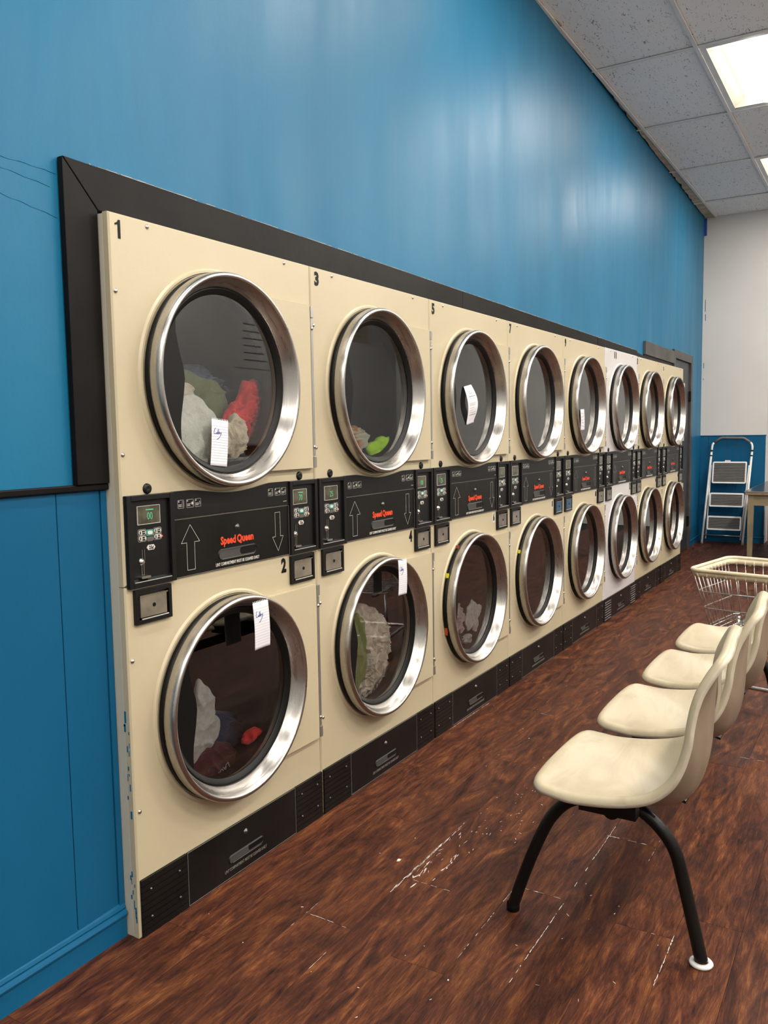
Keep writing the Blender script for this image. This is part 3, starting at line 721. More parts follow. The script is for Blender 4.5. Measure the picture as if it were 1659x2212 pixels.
    for a, b in ((.006, .1665), (.6495, .7945)):
        vm = MB(); vm.box(a, b, -.002, 0, .002, .1515); nn = 9; hh = .1495/nn
        for k in range(nn): vm.box(a, b, -.007, -.002, .003+k*hh, .003+(k+1)*hh-.0016)
        vp = vm.obj('vent_panel', M['black_metal'], r)
        for xx in (a+.03, b-.03):
            for zz in (.045, .118): scr(vp, xx, zz, mat_once('dark screw', (.10, .10, .095), .3, .9), .0045, -.007)
    cl, c1 = control(r, .006, .1630, True); cr_, c2 = control(r, .652, .7965, False)
    coin_box(r, .024, .1455); coin_box(r, .6540, .7755)
    return r
proto = make_dryer()
def kids(o): return [c for c in bpy.data.objects if c.parent == o]
def copy_tree(o, parent=None, tree=None):
    c = o.copy(); C.objects.link(c); c.parent = parent
    for ch in tree.get(o, []): copy_tree(ch, c, tree)
    return c
tree = {}
for o in bpy.data.objects:
    if o.parent: tree.setdefault(o.parent, []).append(o)
dl = [('cream stacked dryers numbered 1 and 2, nearest the camera, beside the blue panelling'),
      ('cream stacked dryers numbered 3 and 4, crumpled beige sheet in the lower one'),
      ('cream stacked pair of dryers numbered 5 and 6, curled receipt on the upper door'),
      ('cream stacked dryers numbered 7 and 8, blue coin box beside the white 8 label'),
      ('cream stacked pair of dryers numbered 9 and 10, small note on the upper door'),
      ('white stacked pair of dryers numbered 11 and 12, the only white pair in the row'),
      ('cream stacked pair of dryers numbered 13 and 14, next beyond the white pair'),
      ('cream stacked pair of dryers at the far end of the row beside the dark door')]
dryers = [proto]
for k in range(1, 8): dryers.append(copy_tree(proto, None, tree))
yoff = [0, 0, 0, 0, 0, -.004, .003, 0]
wc = {}
for k, r in enumerate(dryers):
    r.location = (k*W, yoff[k], 0); tag(r, dl[k], 'clothes dryer', 'stacked coin dryers set in the blue wall')
bpy.context.view_layer.update()
def walk(o):
    yield o
    for c in ctree.get(o, []): yield from walk(c)
ctree = {}
for o in bpy.data.objects:
    if o.parent: ctree.setdefault(o.parent, []).append(o)
for o in walk(dryers[5]):        # the white pair
    if o.type == 'MESH' and o.data.materials and o.data.materials[0] in (M['cream'], M['side']):
        o.data = o.data.copy(); o.data.materials[0] = M['white_enamel']
for k in (3, 4):                 # blue tinted coin drawers beside number 8 and on 9
    cbs = [o for o in ctree[dryers[k]] if o.name.startswith('coin_box')]
    cbs.sort(key=lambda o: min(v.co.x for v in o.data.vertices))
    cbx = cbs[1] if k == 3 else cbs[0]
    for d in ctree[cbx]:
        if d.name.startswith('coin_drawer'): d.data = d.data.copy(); d.data.materials[0] = M['drawer_blue']; d['label'] = 'blue coin drawer'
for vp in [o for o in ctree[dryers[5]] if o.name.startswith('vent_panel')]:     # louvred vents of the white pair
    xs = [v.co.x for v in vp.data.vertices]; a, b = min(xs), max(xs); lm = MB()
    for q in range(8): lm.box(a+.012, b-.012, -.010, -.0065, .012+q*.0165, .012+q*.0165+.003)
    lm.obj('louvre_edges', mat_once('louvre grey', (.22, .21, .20), .45), vp)
# numbers, displays
ONE = [(-.010, .0125), (-.003, .0155), (.0005, .0215), (.0065, .0215), (.0065, -.0215), (-.0015, -.0215), (-.0015, .0105), (-.010, .0085)]
def number(k, txt, x, z, h, wd, y):
    r = dryers[k]
    if txt == '1': return MB().prism([(x+a*h/.043, z+b*h/.043) for a, b in ONE], y-.0006, y).obj('number_decal', M['number'], r)
    return link('number_decal', text_mesh(txt, h*1.30, M['number'], 1, .0028*h/.043, fit=wd), r, (x, y-.0003, z))
def pair(k, up, low, ux=.028, usx=.80, usz=.058, label=False):
    r = dryers[k]; 
    number(k, up, ux, 1.752, .043, .024 if len(up) < 2 else (.046 if k == 5 else .028), -.0004)
    lx = .626
    if label or k in (2, 3):
        wd = .034 if len(low) > 1 else .026; hz = .046 if k != 5 else .06
        MB().prism(rrect(lx, .862, wd, hz, .002), -.0012, 0).obj('number_label', M['pill'], r)
        number(k, low, lx, .862, .034 if k != 5 else .048, .013 if len(low) < 2 else .022, -.0018)
    else: number(k, low, lx, .862, .044, .024, -.0004)
pair(0, '1', '2'); pair(1, '3', '4', .034); pair(2, '5', '6', .034, .75); pair(3, '7', '8', .034, .72); pair(4, '9', '10', .040, .75, .058, True)
pair(5, '11', '12', .235, .8, .058, True); pair(6, '13', '14', .030, .62, .055, True)
MB().prism(rrect(.030, 1.745, .030, .055, .002), -.0012, 0).obj('number_label', M['pill'], dryers[7])
link('number_decal', text_mesh('15', .045, M['number'], .5, .001), dryers[7], (.030, -.0022, 1.745))
MB().prism(rrect(.626, .862, .030, .05, .002), -.0012, 0).obj('number_label', M['pill'], dryers[7])
link('number_decal', text_mesh('16', .045, M['number'], .5, .001), dryers[7], (.626, -.0022, .862))
cL, cR = (.006+.163)/2-.003, (.652+.7965)/2-.014
digs = [('00', '70'), ('25', '00'), ('25', '1'), (None, None), (None, None), (None, None), (None, None), (None, None)]
for k, (a, b) in enumerate(digs):
    for c_, t_ in ((cL, a), (cR, b)):
        if t_:
            link('display_digits', text_mesh(t_, .027, M['digits'], .72, -.0006), dryers[k], (c_+.003, -.0062, 1.066))
            if k == 0: link('display_digits', text_mesh('TIME REMAINING', .0042, M['digits'], .8, 0), dryers[k], (c_+.003, -.0062, 1.0825))
# ================================================================== PAPERS ON THE DOORS
COLBY = [[(.20,.92),(.10,.75),(.02,.35),(.04,.15),(.16,.12),(.24,.25)], [(.30,.30),(.28,.18),(.36,.16),(.37,.30),(.30,.32)], [(.44,.75),(.42,.20),(.48,.16)],
         [(.55,.85),(.50,.20)], [(.51,.30),(.60,.42),(.63,.22),(.52,.18)], [(.70,.42),(.70,.25),(.78,.24)], [(.84,.44),(.78,.05),(.55,-.45),(.35,-.60)]]
def note(name, x, z, wd, ht, tilt, curl, label, cat, writing='colby', y=-.0125, yb=None, torn=True, yfun=None, group=None):
    n, m = 10, 22; mb = MB(); vs = []
    def P(u, v):      # u 0..1 across, v 0..1 down
        X = (u-.5)*wd; Z = -v*ht; yy_ = y - curl*(math.sin(PI*v)*.5 + (u-.5)**2*1.2*v) if yfun is None else yfun(u, v)
        return (X*math.cos(tilt)-Z*math.sin(tilt), yy_, X*math.sin(tilt)+Z*math.cos(tilt))
    for j in range(m+1):
        for i in range(n+1):
            vs.append(P(i/n, j/m))
    fs = [(j*(n+1)+i, j*(n+1)+i+1, (j+1)*(n+1)+i+1, (j+1)*(n+1)+i) for j in range(m) for i in range(n)]
    if torn:
        for i in range(n):
            a = P((i+.25)/n, 0); b = P((i+.75)/n, 0); c = P((i+.6)/n, -.03); d = P((i+.35)/n, -.03); o = len(vs); vs += [a, b, c, d]; fs.append((o, o+1, o+2, o+3))
    mb.add(vs, fs); o = mb.obj(name, M['paper'], None, (x, 0, z), smooth=True)
    sd = o.modifiers.new('thick', 'SOLIDIFY'); sd.thickness = .0003
    ln = MB()
    def strip(u0, v0, u1, v1, hw):
        a = Vector(P(u0, v0)); b = Vector(P(u1, v1)); a.y -= .0007; b.y -= .0007; d = (b-a)
        if d.length < 1e-6: return
        d.normalize(); q = Vector((-d.z, 0, d.x))*hw; ln.add([a-q, b-q, b+q, a+q], [(0,1,2,3)])
    if writing in ('colby', 'ruled', 'scrawl'):
        for k in range(15):
            v = .14 + k*.058
            for i in range(5): strip(i/5, v, (i+1)/5, v, .00035)
        ln.obj('ruled_lines', M['paper_line'], o)
        ln = MB()
        if writing == 'colby':
            for st_ in COLBY:
                for i in range(len(st_)-1):
                    (a, b), (c, d) = st_[i], st_[i+1]; strip(.12+a*.55, .33-b*.16, .12+c*.55, .33-d*.16, .0009)
            ln.obj('handwriting', M['ink'], o)
        elif writing == 'scrawl':
            q = random.Random(4)
            for row_ in range(5):
                for i in range(8):
                    u = .15+i*.09; v = .2+row_*.15; strip(u, v, u+q.uniform(.0, .08), v+q.uniform(-.06, .06), .0012)
            ln.obj('handwriting', M['ink_black'], o)
    else:
        q = random.Random(9)
        for v, w1, w2, dens in [(.16,.25,.5,2),(.20,.25,.6,2),(.28,.22,.8,3),(.34,.22,.75,1.4),(.45,.15,.85,1.2),(.48,.15,.85,1.2),(.51,.15,.7,1.2),(.58,.15,.55,1.2),(.64,.15,.5,1),(.70,.15,.85,1.2),(.76,.15,.8,2)]:
            u = w1
            while u < w2: l = q.uniform(.02, .08); strip(u, v, u+l, v, .0005*dens); u += l+.02
        ln.obj('printed_lines', M['ink_black'], o)
    tag(o, label, cat, group)
    return o
def onx(k, x): return k*W + x
note('note_paper', .348, 1.305, .066, .125, -.10, .004, 'ruled note signed in blue ink, taped on the glass over white fleece, dryer 1', 'note', y=-.0115, torn=True)
note('note_paper', .437, .792, .068, .135, .02, .006, 'ruled note hanging from the steel rim of lower dryer 2', 'note', y=-.060)
note('note_paper', .8+.455, .800, .062, .130, -.03, .005, 'ruled note hanging from the steel rim of dryer 4, over the crumpled sheet', 'note', y=-.060)
# ------ clothes
def crumple(name, x0, x1, z0, z1, y0, y1, m, seed, label, cat='clothing', scale=1.0, dirx=.8, depth=1.0, doorz=UC, doorx=CX, wob=.16, n=(120, 84), group=None):
    # a bunched cloth: soft outline in x,z, long ridged folds pushed towards the glass (y0 = front, y1 = back)
    cx, cz_, cy = (x0+x1)/2, (z0+z1)/2, y0 + (y1-y0)*.85; rx, rz = (x1-x0)/2, (z1-z0)/2
    off = Vector((seed*7.31, seed*3.17, seed*1.93)); ca, sa = math.cos(dirx), math.sin(dirx); vs = []; nu, nv = n
    for j in range(nv+1):
        th = PI*j/nv
        for i in range(nu):
            ph = 2*PI*i/nu; d = Vector((math.sin(th)*math.cos(ph), math.cos(th), math.sin(th)*math.sin(ph)))   # pole along y
            ang = Vector((d.x, d.z, 0)); L = max(ang.length, 1e-4); an = Vector((d.x/L, d.z/L, 0))
            sil = 1 + wob*1.6*noise.noise(an*1.1+off) + wob*.8*noise.noise(an*2.6+off*1.3)
            sq = L**.8
            x = cx + rx*an.x*sq*sil; z = cz_ + rz*an.y*sq*sil
            u, v = (x*ca+z*sa)*scale*9, (-x*sa+z*ca)*scale*26
            p = Vector((u, v, 0)) + off; wv = noise.noise_vector(Vector((x*13*scale, z*13*scale, .3))+off)*1.5
            q = Vector((p.x+wv.x*1.3, p.y+wv.y*1.8, .2))
            f1 = 1-min(1, abs(noise.noise(q*.55))*3.2); q2 = Vector((q.y*.5+3, q.x*1.3, 1)); f2 = 1-min(1, abs(noise.noise(q2*.62+wv))*3.0); f3 = 1-min(1, abs(noise.noise(q*1.5+off))*3)
            f = (f1*f1*.55+f2*f2*.33+f3*.15)
            if d.y > 0: y = cy + (y1-cy)*d.y
            else:
                b = abs(d.y)**.55; y = cy - (cy-y0)*(b*(.35+.75*f*depth))
                z += .006*(f-.4)*b; 
            x += .004*(f-.4)*an.x
            y = max(y, .0015)
            dx, dz = x-doorx, z-doorz; r_ = math.hypot(dx, dz); lim = .229 if y < .062 else .345
            if .062 <= y < .09: lim = .229 + .116*(y-.062)/.028
            if r_ > lim: x, z = doorx+dx*lim/r_, doorz+dz*lim/r_
            vs.append((x, min(y, .55), z))
    fs = []
    for j in range(nv):
        for i in range(nu):
            i2 = (i+1) % nu; fs.append((j*nu+i, j*nu+i2, (j+1)*nu+i2, (j+1)*nu+i))
    o = MB().add(vs, fs).obj(name, m, None, smooth=True)
    return tag(o, label, cat, group)
F = {}
F['fleece'] = cloth('white fleece', (.84, .86, .78), (.76, .78, .70), 40, 190, 1.0)
F['cream'] = cloth('cream knit', (.84, .75, .58)); F['olive'] = cloth('olive cotton', (.16, .19, .08)); F['navy'] = cloth('slate cotton', (.10, .14, .22))
F['red'] = cloth('red cotton', (.80, .03, .035)); F['grey'] = cloth('grey marl', (.60, .60, .56), (.50, .50, .47), 60, 300, .5); F['burgundy'] = cloth('burgundy fabric', (.12, .018, .02))
F['denim'] = cloth('dark denim', (.03, .055, .15)); F['neon'] = cloth('neon yellow fabric', (.52, .95, .015)); F['white'] = cloth('white cotton', (.85, .84, .80)); F['green'] = cloth('olive green towel', (.26, .31, .10), None, 40, 190, 1.0)
F['sheet'] = cloth('beige sheet', (.84, .76, .64)); F['stripe'] = cloth('orange green striped towel', (.55, .15, .03), (.55, .6, .45), 16, 200, .8); F['brown'] = cloth('patterned brown fabric', (.25, .16, .08), (.6, .55, .45), 30)
F['mauve'] = cloth('mauve cotton', (.50, .42, .42)); F['black'] = cloth('black fabric', (.02, .02, .022)); F['darkgreen'] = cloth('dark green cotton', (.045, .075, .03))
# dryer 1
crumple('shirt', .38, .715, 1.20, 1.485, .165, .34, F['navy'], 1, 'slate blue shirt heaped at the back of dryer 1', scale=.7, dirx=-.5, n=(150, 100))
crumple('trousers', .30, .56, 1.22, 1.445, .105, .158, F['olive'], 2, 'olive green trousers behind the white fleece, dryer 1', scale=.7, dirx=.5)
crumple('fleece_blanket', .185, .395, 1.165, 1.368, .004, .048, F['fleece'], 3, 'white fleece blanket bunched against the glass of dryer 1', 'blanket', scale=.42, dirx=.3, depth=.7, wob=.12)
crumple('cream_sweater', .245, .365, 1.340, 1.418, .052, .098, F['cream'], 4, 'cream knit sweater folded above the white fleece, dryer 1', scale=.8, dirx=-.5, wob=.3)
crumple('cream_jumper', .405, .51, 1.175, 1.322, .012, .052, F['cream'], 5, 'cream knit jumper between the white fleece and the red shirt', scale=1.3, dirx=1.2, wob=.35)
crumple('red_shirt', .480, .655, 1.185, 1.415, .054, .10, F['red'], 6, 'bright red crumpled shirt at the right of dryer 1', scale=1.5, dirx=1.2, wob=.4)
crumple('green_shirt', .385, .53, 1.168, 1.205, .054, .10, F['darkgreen'], 7, 'dark green cloth at the very bottom of dryer 1', scale=.8)
# dryer 2 (lower, first pair)
crumple('grey_sweatshirt', .215, .385, .355, .565, .008, .06, F['grey'], 8, 'light grey sweatshirt lying in lower dryer 2', scale=.5, dirx=-.8, wob=.4, doorz=LC)
crumple('burgundy_shirt', .22, .50, .215, .372, .064, .14, F['burgundy'], 9, 'burgundy shirt with pale lettering at the bottom of dryer 2', scale=.6, dirx=.2, doorz=LC)
crumple('jeans', .42, .70, .235, .385, .145, .30, F['denim'], 10, 'dark blue denim lying at the right in dryer 2', scale=.5, dirx=-.3, doorz=LC)
crumple('red_cloth', .46, .55, .335, .378, .02, .058, F['red'], 11, 'small red cloth at the lower right in dryer 2', scale=1, doorz=LC)
bs_ = bpy.data.objects['burgundy_shirt']
lt = link('shirt_lettering', text_mesh('LAUREN', .026, M['print'], .9, 0), bs_, (.375, .058, .285)); lt.rotation_euler = (0, math.radians(160), 0)
# dryer 3
crumple('striped_towel', .8+.205, .8+.375, 1.178, 1.285, .008, .05, F['stripe'], 12, 'orange and green striped towel at the lower left of dryer 3', 'towel', scale=.6, dirx=-.8, wob=.3, doorx=.8+CX)
crumple('white_towel', .8+.17, .8+.235, 1.27, 1.335, .02, .06, F['white'], 13, 'white towel end above the striped towel in dryer 3', 'towel', doorx=.8+CX)
crumple('navy_cloth', .8+.24, .8+.375, 1.172, 1.218, .054, .10, F['denim'], 14, 'navy cloth at the bottom of dryer 3', scale=.7, doorx=.8+CX)
crumple('neon_vest', .8+.385, .8+.565, 1.170, 1.25, .012, .05, F['neon'], 15, 'neon yellow vest at the lower right of dryer 3', scale=.5, dirx=.6, depth=.7, doorx=.8+CX)
# dryer 4
crumple('bed_sheet', .8+.285, .8+.605, .240, .625, .030, .12, F['sheet'], 16, 'beige crumpled bed sheet filling dryer 4', 'bed sheet', scale=1.25, dirx=1.0, depth=.8, wob=.12, doorz=LC, doorx=.8+CX, n=(260, 180))
crumple('green_towel', .8+.20, .8+.325, .345, .618, .004, .028, F['green'], 17, 'olive green towel at the left in dryer 4', 'towel', scale=.5, dirx=1.3, doorz=LC, doorx=.8+CX)
crumple('white_sock', .8+.205, .8+.305, .580, .640, .034, .07, F['white'], 18, 'white sock on top of the green towel, dryer 4', scale=.7, doorz=LC, doorx=.8+CX)
# dryer 6
crumple('pale_shirt', 1.6+.275, 1.6+.39, .360, .490, .02, .055, F['mauve'], 19, 'crumpled pale shirt low at the left in dryer 6', scale=1.2, dirx=1.1, wob=.3, doorz=LC, doorx=1.6+CX)
crumple('dryer_sheet', 1.6+.395, 1.6+.55, .345, .485, .02, .04, F['grey'], 20, 'thin grey dryer sheet beside the pale shirt, dryer 6', 'cloth', scale=.6, wob=.35, doorz=LC, doorx=1.6+CX)
crumple('dark_cloth', 1.6+.265, 1.6+.37, .315, .358, .02, .06, F['black'], 21, 'dark cloth under the pale shirt in dryer 6', doorz=LC, doorx=1.6+CX)
crumple('white_cloth', 1.6+.375, 1.6+.47, .300, .343, .02, .06, F['white'], 22, 'white cloth at the bottom of dryer 6', scale=1.2, doorz=LC, doorx=1.6+CX)
# dryer 7
crumple('white_shirt', 2.4+.21, 2.4+.29, 1.22, 1.30, .02, .05, F['white'], 23, 'white cloth edge at the lower left of dryer 7', doorx=2.4+CX)
crumple('red_cloth', 2.4+.30, 2.4+.365, 1.175, 1.212, .02, .05, F['red'], 24, 'red cloth at the bottom of dryer 7', doorx=2.4+CX)
crumple('black_cloth', 2.4+.215, 2.4+.292, 1.182, 1.216, .02, .05, F['black'], 25, 'black cloth at the bottom left of dryer 7', doorx=2.4+CX)
# dryer 13
crumple('patterned_cloth', 4.8+.265, 4.8+.325, 1.32, 1.47, .02, .06, F['brown'], 26, 'brown patterned cloth against the glass of dryer 13', doorx=4.8+CX)
crumple('pale_cloth', 4.8+.265, 4.8+.40, 1.18, 1.312, .02, .06, F['white'], 27, 'pale cloth low against the glass of dryer 13', scale=1.2, doorx=4.8+CX)
crumple('pink_cloth', 4.0+.24, 4.0+.36, 1.18, 1.26, .02, .06, F['mauve'], 28, 'pinkish cloth low in white dryer 11', doorx=4.0+CX)
# receipts and notes farther on
def rec(u, v):
    return -.012 - .026*math.sin(PI*min(1, v*1.05))*(.55+.45*u)
note('receipt', 1.6+.325, 1.462, .075, .165, .16, 0, 'white printed receipt curling off the glass of dryer 5', 'receipt', writing='print', torn=False, yfun=rec)
note('note_paper', 3.2+.315, 1.385, .070, .120, .03, .004, 'small note with dark scrawl on the glass of dryer 9', 'note', writing='scrawl', y=-.0115)
# pieces of sticker showing between ring and opening
for k, z, m_, h_ in ((2, .66, 'yellow', .03), (2, .77, 'orange', .022), (3, .66, 'yellow', .026), (2, .44, 'orange', .05)):
    dz = z-LC; xx = CX - math.sqrt(max(0, .2863**2-dz**2))
    MB().box(xx-.0015, xx+.004, -.018, -.006, z-h_/2, z+h_/2).obj('door_sticker', M[m_], dryers[k])['label'] = m_+' sticker scrap'
# blue paint smears on the cabinet edge beside the wall
ps = MB(); q = random.Random(8)
for z0, z1, d_ in ((.10, .16, .8), (.30, .56, .6), (.04, .09, .8)):
    z = z0
    while z < z1:
        h_ = q.uniform(.006, .03); y0 = .006+q.uniform(0, .016)
        if q.random() < d_: ps.box(-.0006, .0, y0, y0+q.uniform(.001, .006), z, z+h_)
        z += h_*.7
tag(ps.obj('paint_smears', M['blue'], dryers[0]), kind='stuff')

# ================================================================== TANDEM BENCH
EDGE = [(-.903,.452),(-.915,.4485),(-.94,.4445),(-.991,.4405),(-1.075,.448),(-1.148,.467),(-1.193,.501),(-1.217,.543),(-1.230,.592),(-1.234,.635),(-1.240,.678),(-1.251,.718),(-1.268,.752),(-1.281,.773),(-1.290,.785),(-1.295,.791)]
CEN =  [(-.895,.452),(-.908,.449),(-.94,.438),(-1.0,.422),(-1.085,.400),(-1.15,.392),(-1.197,.405),(-1.226,.438),(-1.242,.49),(-1.248,.55),(-1.251,.61),(-1.255,.67),(-1.260,.718),(-1.269,.752),(-1.276,.775),(-1.280,.787)]
HW =   [.188,.192,.196,.199,.200,.200,.199,.196,.193,.190,.187,.183,.177,.170,.162,.155]
def interp(A, t):
    s_ = t*(len(A)-1); i = min(max(int(s_), 0), len(A)-2); f_ = s_-i
    def cr(p0, p1, p2, p3): return .5*((2*p1)+(-p0+p2)*f_+(2*p0-5*p1+4*p2-p3)*f_*f_+(-p0+3*p1-3*p2+p3)*f_**3)
    g = lambda k: A[min(max(k, 0), len(A)-1)]
    if isinstance(A[0], tuple): return tuple(cr(g(i-1)[c], g(i)[c], g(i+1)[c], g(i+2)[c]) for c in (0, 1))
    return cr(g(i-1), g(i), g(i+1), g(i+2))
def shell_mesh():
    nv, nu = 96, 30; G = []; NR = []
    ts = [(j/nv) for j in range(nv+1)]
    ts = [t*t*(3-2*t)*.35+t*.65 for t in ts]
    for t in ts:
        e = interp(EDGE, t); c = interp(CEN, t); h = interp(HW, t)
        if t < .09: h *= .52 + .48*math.sqrt(max(0, 1-((.09-t)/.09)**2.6))
        if t > .88: h *= .38 + .62*math.sqrt(max(0, 1-((t-.88)/.12)**2.4))
        e2 = interp(EDGE, min(1, t+.02)); e1 = interp(EDGE, max(0, t-.02)); d = Vector((e2[0]-e1[0], e2[1]-e1[1])).normalized()
        nrm = Vector((d.y, -d.x)); nrm = -nrm
        if nrm.y > .2 : nrm = -nrm
        if t > .45 and nrm.x > 0: nrm = -nrm
        kt = .075*min(1, max(0, (e[1]-.50)/.28)); e = (e[0]+kt*h, e[1]); rowp = []
        for i in range(nu+1):
            u = -1+2*i/nu; u = math.copysign(abs(u)**.85, u); k = abs(u*h/.19)**2.2; k = min(k, 1.05)
            rowp.append(Vector((u*h, c[0]*(1-k)+e[0]*k + kt*u*h, c[1]*(1-k)+e[1]*k)))
        G.append(rowp); NR.append(Vector((0, nrm.x, nrm.y)))
    m = nu+1; n = nv+1
    vs = [p for r_ in G for p in r_]; fs = [(j*m+i, j*m+i+1, (j+1)*m+i+1, (j+1)*m+i) for j in range(nv) for i in range(nu)]
    per = [(0, i) for i in range(nu)] + [(j, nu) for j in range(nv)] + [(nv, i) for i in range(nu, 0, -1)] + [(j, 0) for j in range(nv, 0, -1)]
    P = [G[j][i] for j, i in per]; K = len(P); out = []
    for k in range(K):
        tg = (P[(k+2) % K]-P[(k-2) % K]).normalized(); nn = NR[per[k][0]]; o = tg.cross(nn).normalized(); ctr = Vector((0, -1.1, .45)) if per[k][0] < nv*.55 else Vector((0, -1.25, .62))
        if o.dot(P[k]-ctr) < 0: o = -o
        out.append(o)
    for _ in range(3): out = [(out[(k-1) % K]+out[k]*2+out[(k+1) % K]).normalized() for k in range(K)]
    base = [j*m+i for j, i in per]; nq = len(fs)
    for a, b in ((.006, .0015), (.010, .005), (.012, .011), (.012, .019)):
        idx = [len(vs)+k for k in range(K)]; vs += [P[k]+out[k]*a+NR[per[k][0]]*b for k in range(K)]
        fs += [(base[k], base[(k+1) % K], idx[(k+1) % K], idx[k]) for k in range(K)]; base = idx
    me = MB().add(vs, fs).mesh('seat_shell', M['shell'], smooth=True)
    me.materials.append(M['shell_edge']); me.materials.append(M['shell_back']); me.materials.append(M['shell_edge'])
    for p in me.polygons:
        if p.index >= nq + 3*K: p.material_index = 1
    return me
bench = empty('tandem_bench', (.59, -1.03, 0)); tag(bench, 'row of four cream shell seats on one black beam with tube legs, facing the dryers', 'bench')
sme = shell_mesh()
for k in range(4):
    o = link('seat_shell', sme, bench, (0, 0, 0))
    an_ = 0.0; o.rotation_euler = (0, 0, an_); o.location = (k*.488 - 1.09*math.sin(an_)*1, 1.03-.005*k - 1.09*(1-math.cos(an_)), 0)
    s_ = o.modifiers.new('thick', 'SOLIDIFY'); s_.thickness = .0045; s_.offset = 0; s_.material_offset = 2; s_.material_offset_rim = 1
MB().tube([(-.03, 0, .339), (1.79, -.008, .339)], .021, 16).obj('beam', M['black_metal'], bench, smooth=False, angle=.6)
for k in range(4):
    x0 = k*.488
    for sx in (-.075, .075): MB().box(x0+sx-.018, x0+sx+.018, -.075, .06, .356, .392).obj('seat_bracket', M['black_metal'], bench)
    bk = MB(); bk.add([(x0+.05, -.10, .376), (x0+.14, -.10, .376), (x0+.16, -.155, .352), (x0+.07, -.155, .352), (x0+.05, -.10, .383), (x0+.14, -.10, .383), (x0+.16, -.155, .359), (x0+.07, -.155, .359)], [(0,3,2,1),(4,5,6,7),(0,1,5,4),(1,2,6,5),(2,3,7,6),(3,0,4,7)])
    bk.obj('bracket_arm', M['black_metal'], bench)
LEGP = [(-.766,0.012),(-.801,.117),(-.839,.215),(-.870,.278),(-.908,.323),(-.954,.347),(-1.0,.354),(-1.03,.354)]
LEGQ = [(-1.03,.354),(-1.06,.357),(-1.102,.343),(-1.146,.308),(-1.177,.263),(-1.196,.198),(-1.218,.107),(-1.240,.012)]
def smooth_path(P, x, n=5):
    out = []
    for i in range((len(P)-1)*n+1): a = interp(P, i/((len(P)-1)*n)); out.append((x, a[0]+1.03, a[1]))
    return out
for lx in (-.005, 1.75):
    MB().tube(smooth_path(LEGP, lx), .0155, 14).obj('leg', M['black_metal'], bench, angle=.7)
    MB().tube(smooth_path(LEGQ, lx), .0155, 14).obj('leg', M['black_metal'], bench, angle=.7)
    MB().lathe([(0, 0), (.0, 0)], 0, 0, 3) if False else None
    g = MB(); vs = []
    for (r_, z_) in ((.014, 0.0), (.026, .0), (.028, .004), (.025, .008), (.0165, .009)):
        for a in range(20): vs.append((lx+r_*math.cos(2*PI*a/20), -.210+r_*math.sin(2*PI*a/20), z_+.001))
    g.add(vs, [(j*20+a, j*20+(a+1) % 20, ((j+1) % 5)*20+(a+1) % 20, ((j+1) % 5)*20+a) for j in range(5) for a in range(20)])
    o = g.obj('foot_glide', M['ladder_white'], bench, smooth=True); o['label'] = 'worn white plastic foot glide'
    g2 = MB(); vs = []
    for (r_, z_) in ((0, .001), (.017, .001), (.0175, .012), (.016, .02)):
        for a in range(16): vs.append((lx+r_*math.cos(2*PI*a/16), .264+r_*math.sin(2*PI*a/16), z_))
    g2.add(vs, [(j*16+a, j*16+(a+1) % 16, (j+1)*16+(a+1) % 16, (j+1)*16+a) for j in range(3) for a in range(16)]); g2.obj('foot_tip', M['rubber'], bench, smooth=True)
# ================================================================== LAUNDRY CART
a_ = Vector((-.21, -.978, 0)).normalized(); b_ = Vector((.978, -.21, 0)).normalized()
cart = empty('laundry_cart', (2.641, -.80, 0)); tag(cart, 'wire laundry cart with an ivory plastic rim behind the shell seats', 'cart')
def cp_(u, v, z, inset=0, LU=.60, LV=.49):
    uu = inset + u*(LU-2*inset); vv = inset + v*(LV-2*inset); p = a_*uu + b_*vv; return Vector((p.x, p.y, z))
def loop(z, inset, rad=.05, n=5, LU=.60, LV=.49):
    out = []; U, V = LU-2*inset, LV-2*inset
    for (cu, cv, a0) in ((U-rad, V-rad, 0), (rad, V-rad, PI/2), (rad, rad, PI), (U-rad, rad, 1.5*PI)):
        for k in range(n+1):
            an = a0+PI/2*k/n; u = inset+cu+rad*math.cos(an); v = inset+cv+rad*math.sin(an); p = a_*u+b_*v; out.append((p.x, p.y, z))
    return out
MB().tube(loop(.612, .0), .0088, 10, closed=True).obj('rim', M['cart_plastic'], cart, smooth=True)
sk = MB(); A = loop(.606, .003); B = loop(.582, .007); n = len(A)
sk.add(A+B, [(i, (i+1) % n, n+(i+1) % n, n+i) for i in range(n)])
so = sk.obj('rim_skirt', M['cart_plastic'], cart, smooth=True); sdm = so.modifiers.new('t', 'SOLIDIFY'); sdm.thickness = .004
rb = MB()
ZB = .345
def wall_pt(z, u=None, v=None, side=0):
    ins = .012 + (.575-z)/(.575-ZB)*.055
    if side == 0: return cp_(u, 0, z, ins)
    if side == 1: return cp_(u, 1, z, ins)
    if side == 2: return cp_(0, v, z, ins)
    return cp_(1, v, z, ins)
for side, cnt in ((0, 13), (1, 13), (2, 11), (3, 11)):
    for k in range(cnt):
        t = (k+.7)/(cnt+.4)
        P0 = wall_pt(.60, t, t, side); P1 = wall_pt(ZB, t, t, side)
        MB().tube([P0, P1], .0016, 6).obj('upright_wire', M['wire'], cart, smooth=True)
        rb.tube([P0+Vector((0, 0, .0)), wall_pt(.578, t, t, side)], .004, 6)
rb.obj('rim_ribs', M['cart_plastic'], cart, smooth=True)
for z in (.51, .43, ZB):
    ins = .012 + (.575-z)/(.575-ZB)*.055
    MB().tube(loop(z, ins-.002, .045), .0029, 8, closed=True).obj('hoop_wire', M['wire'], cart, smooth=True)
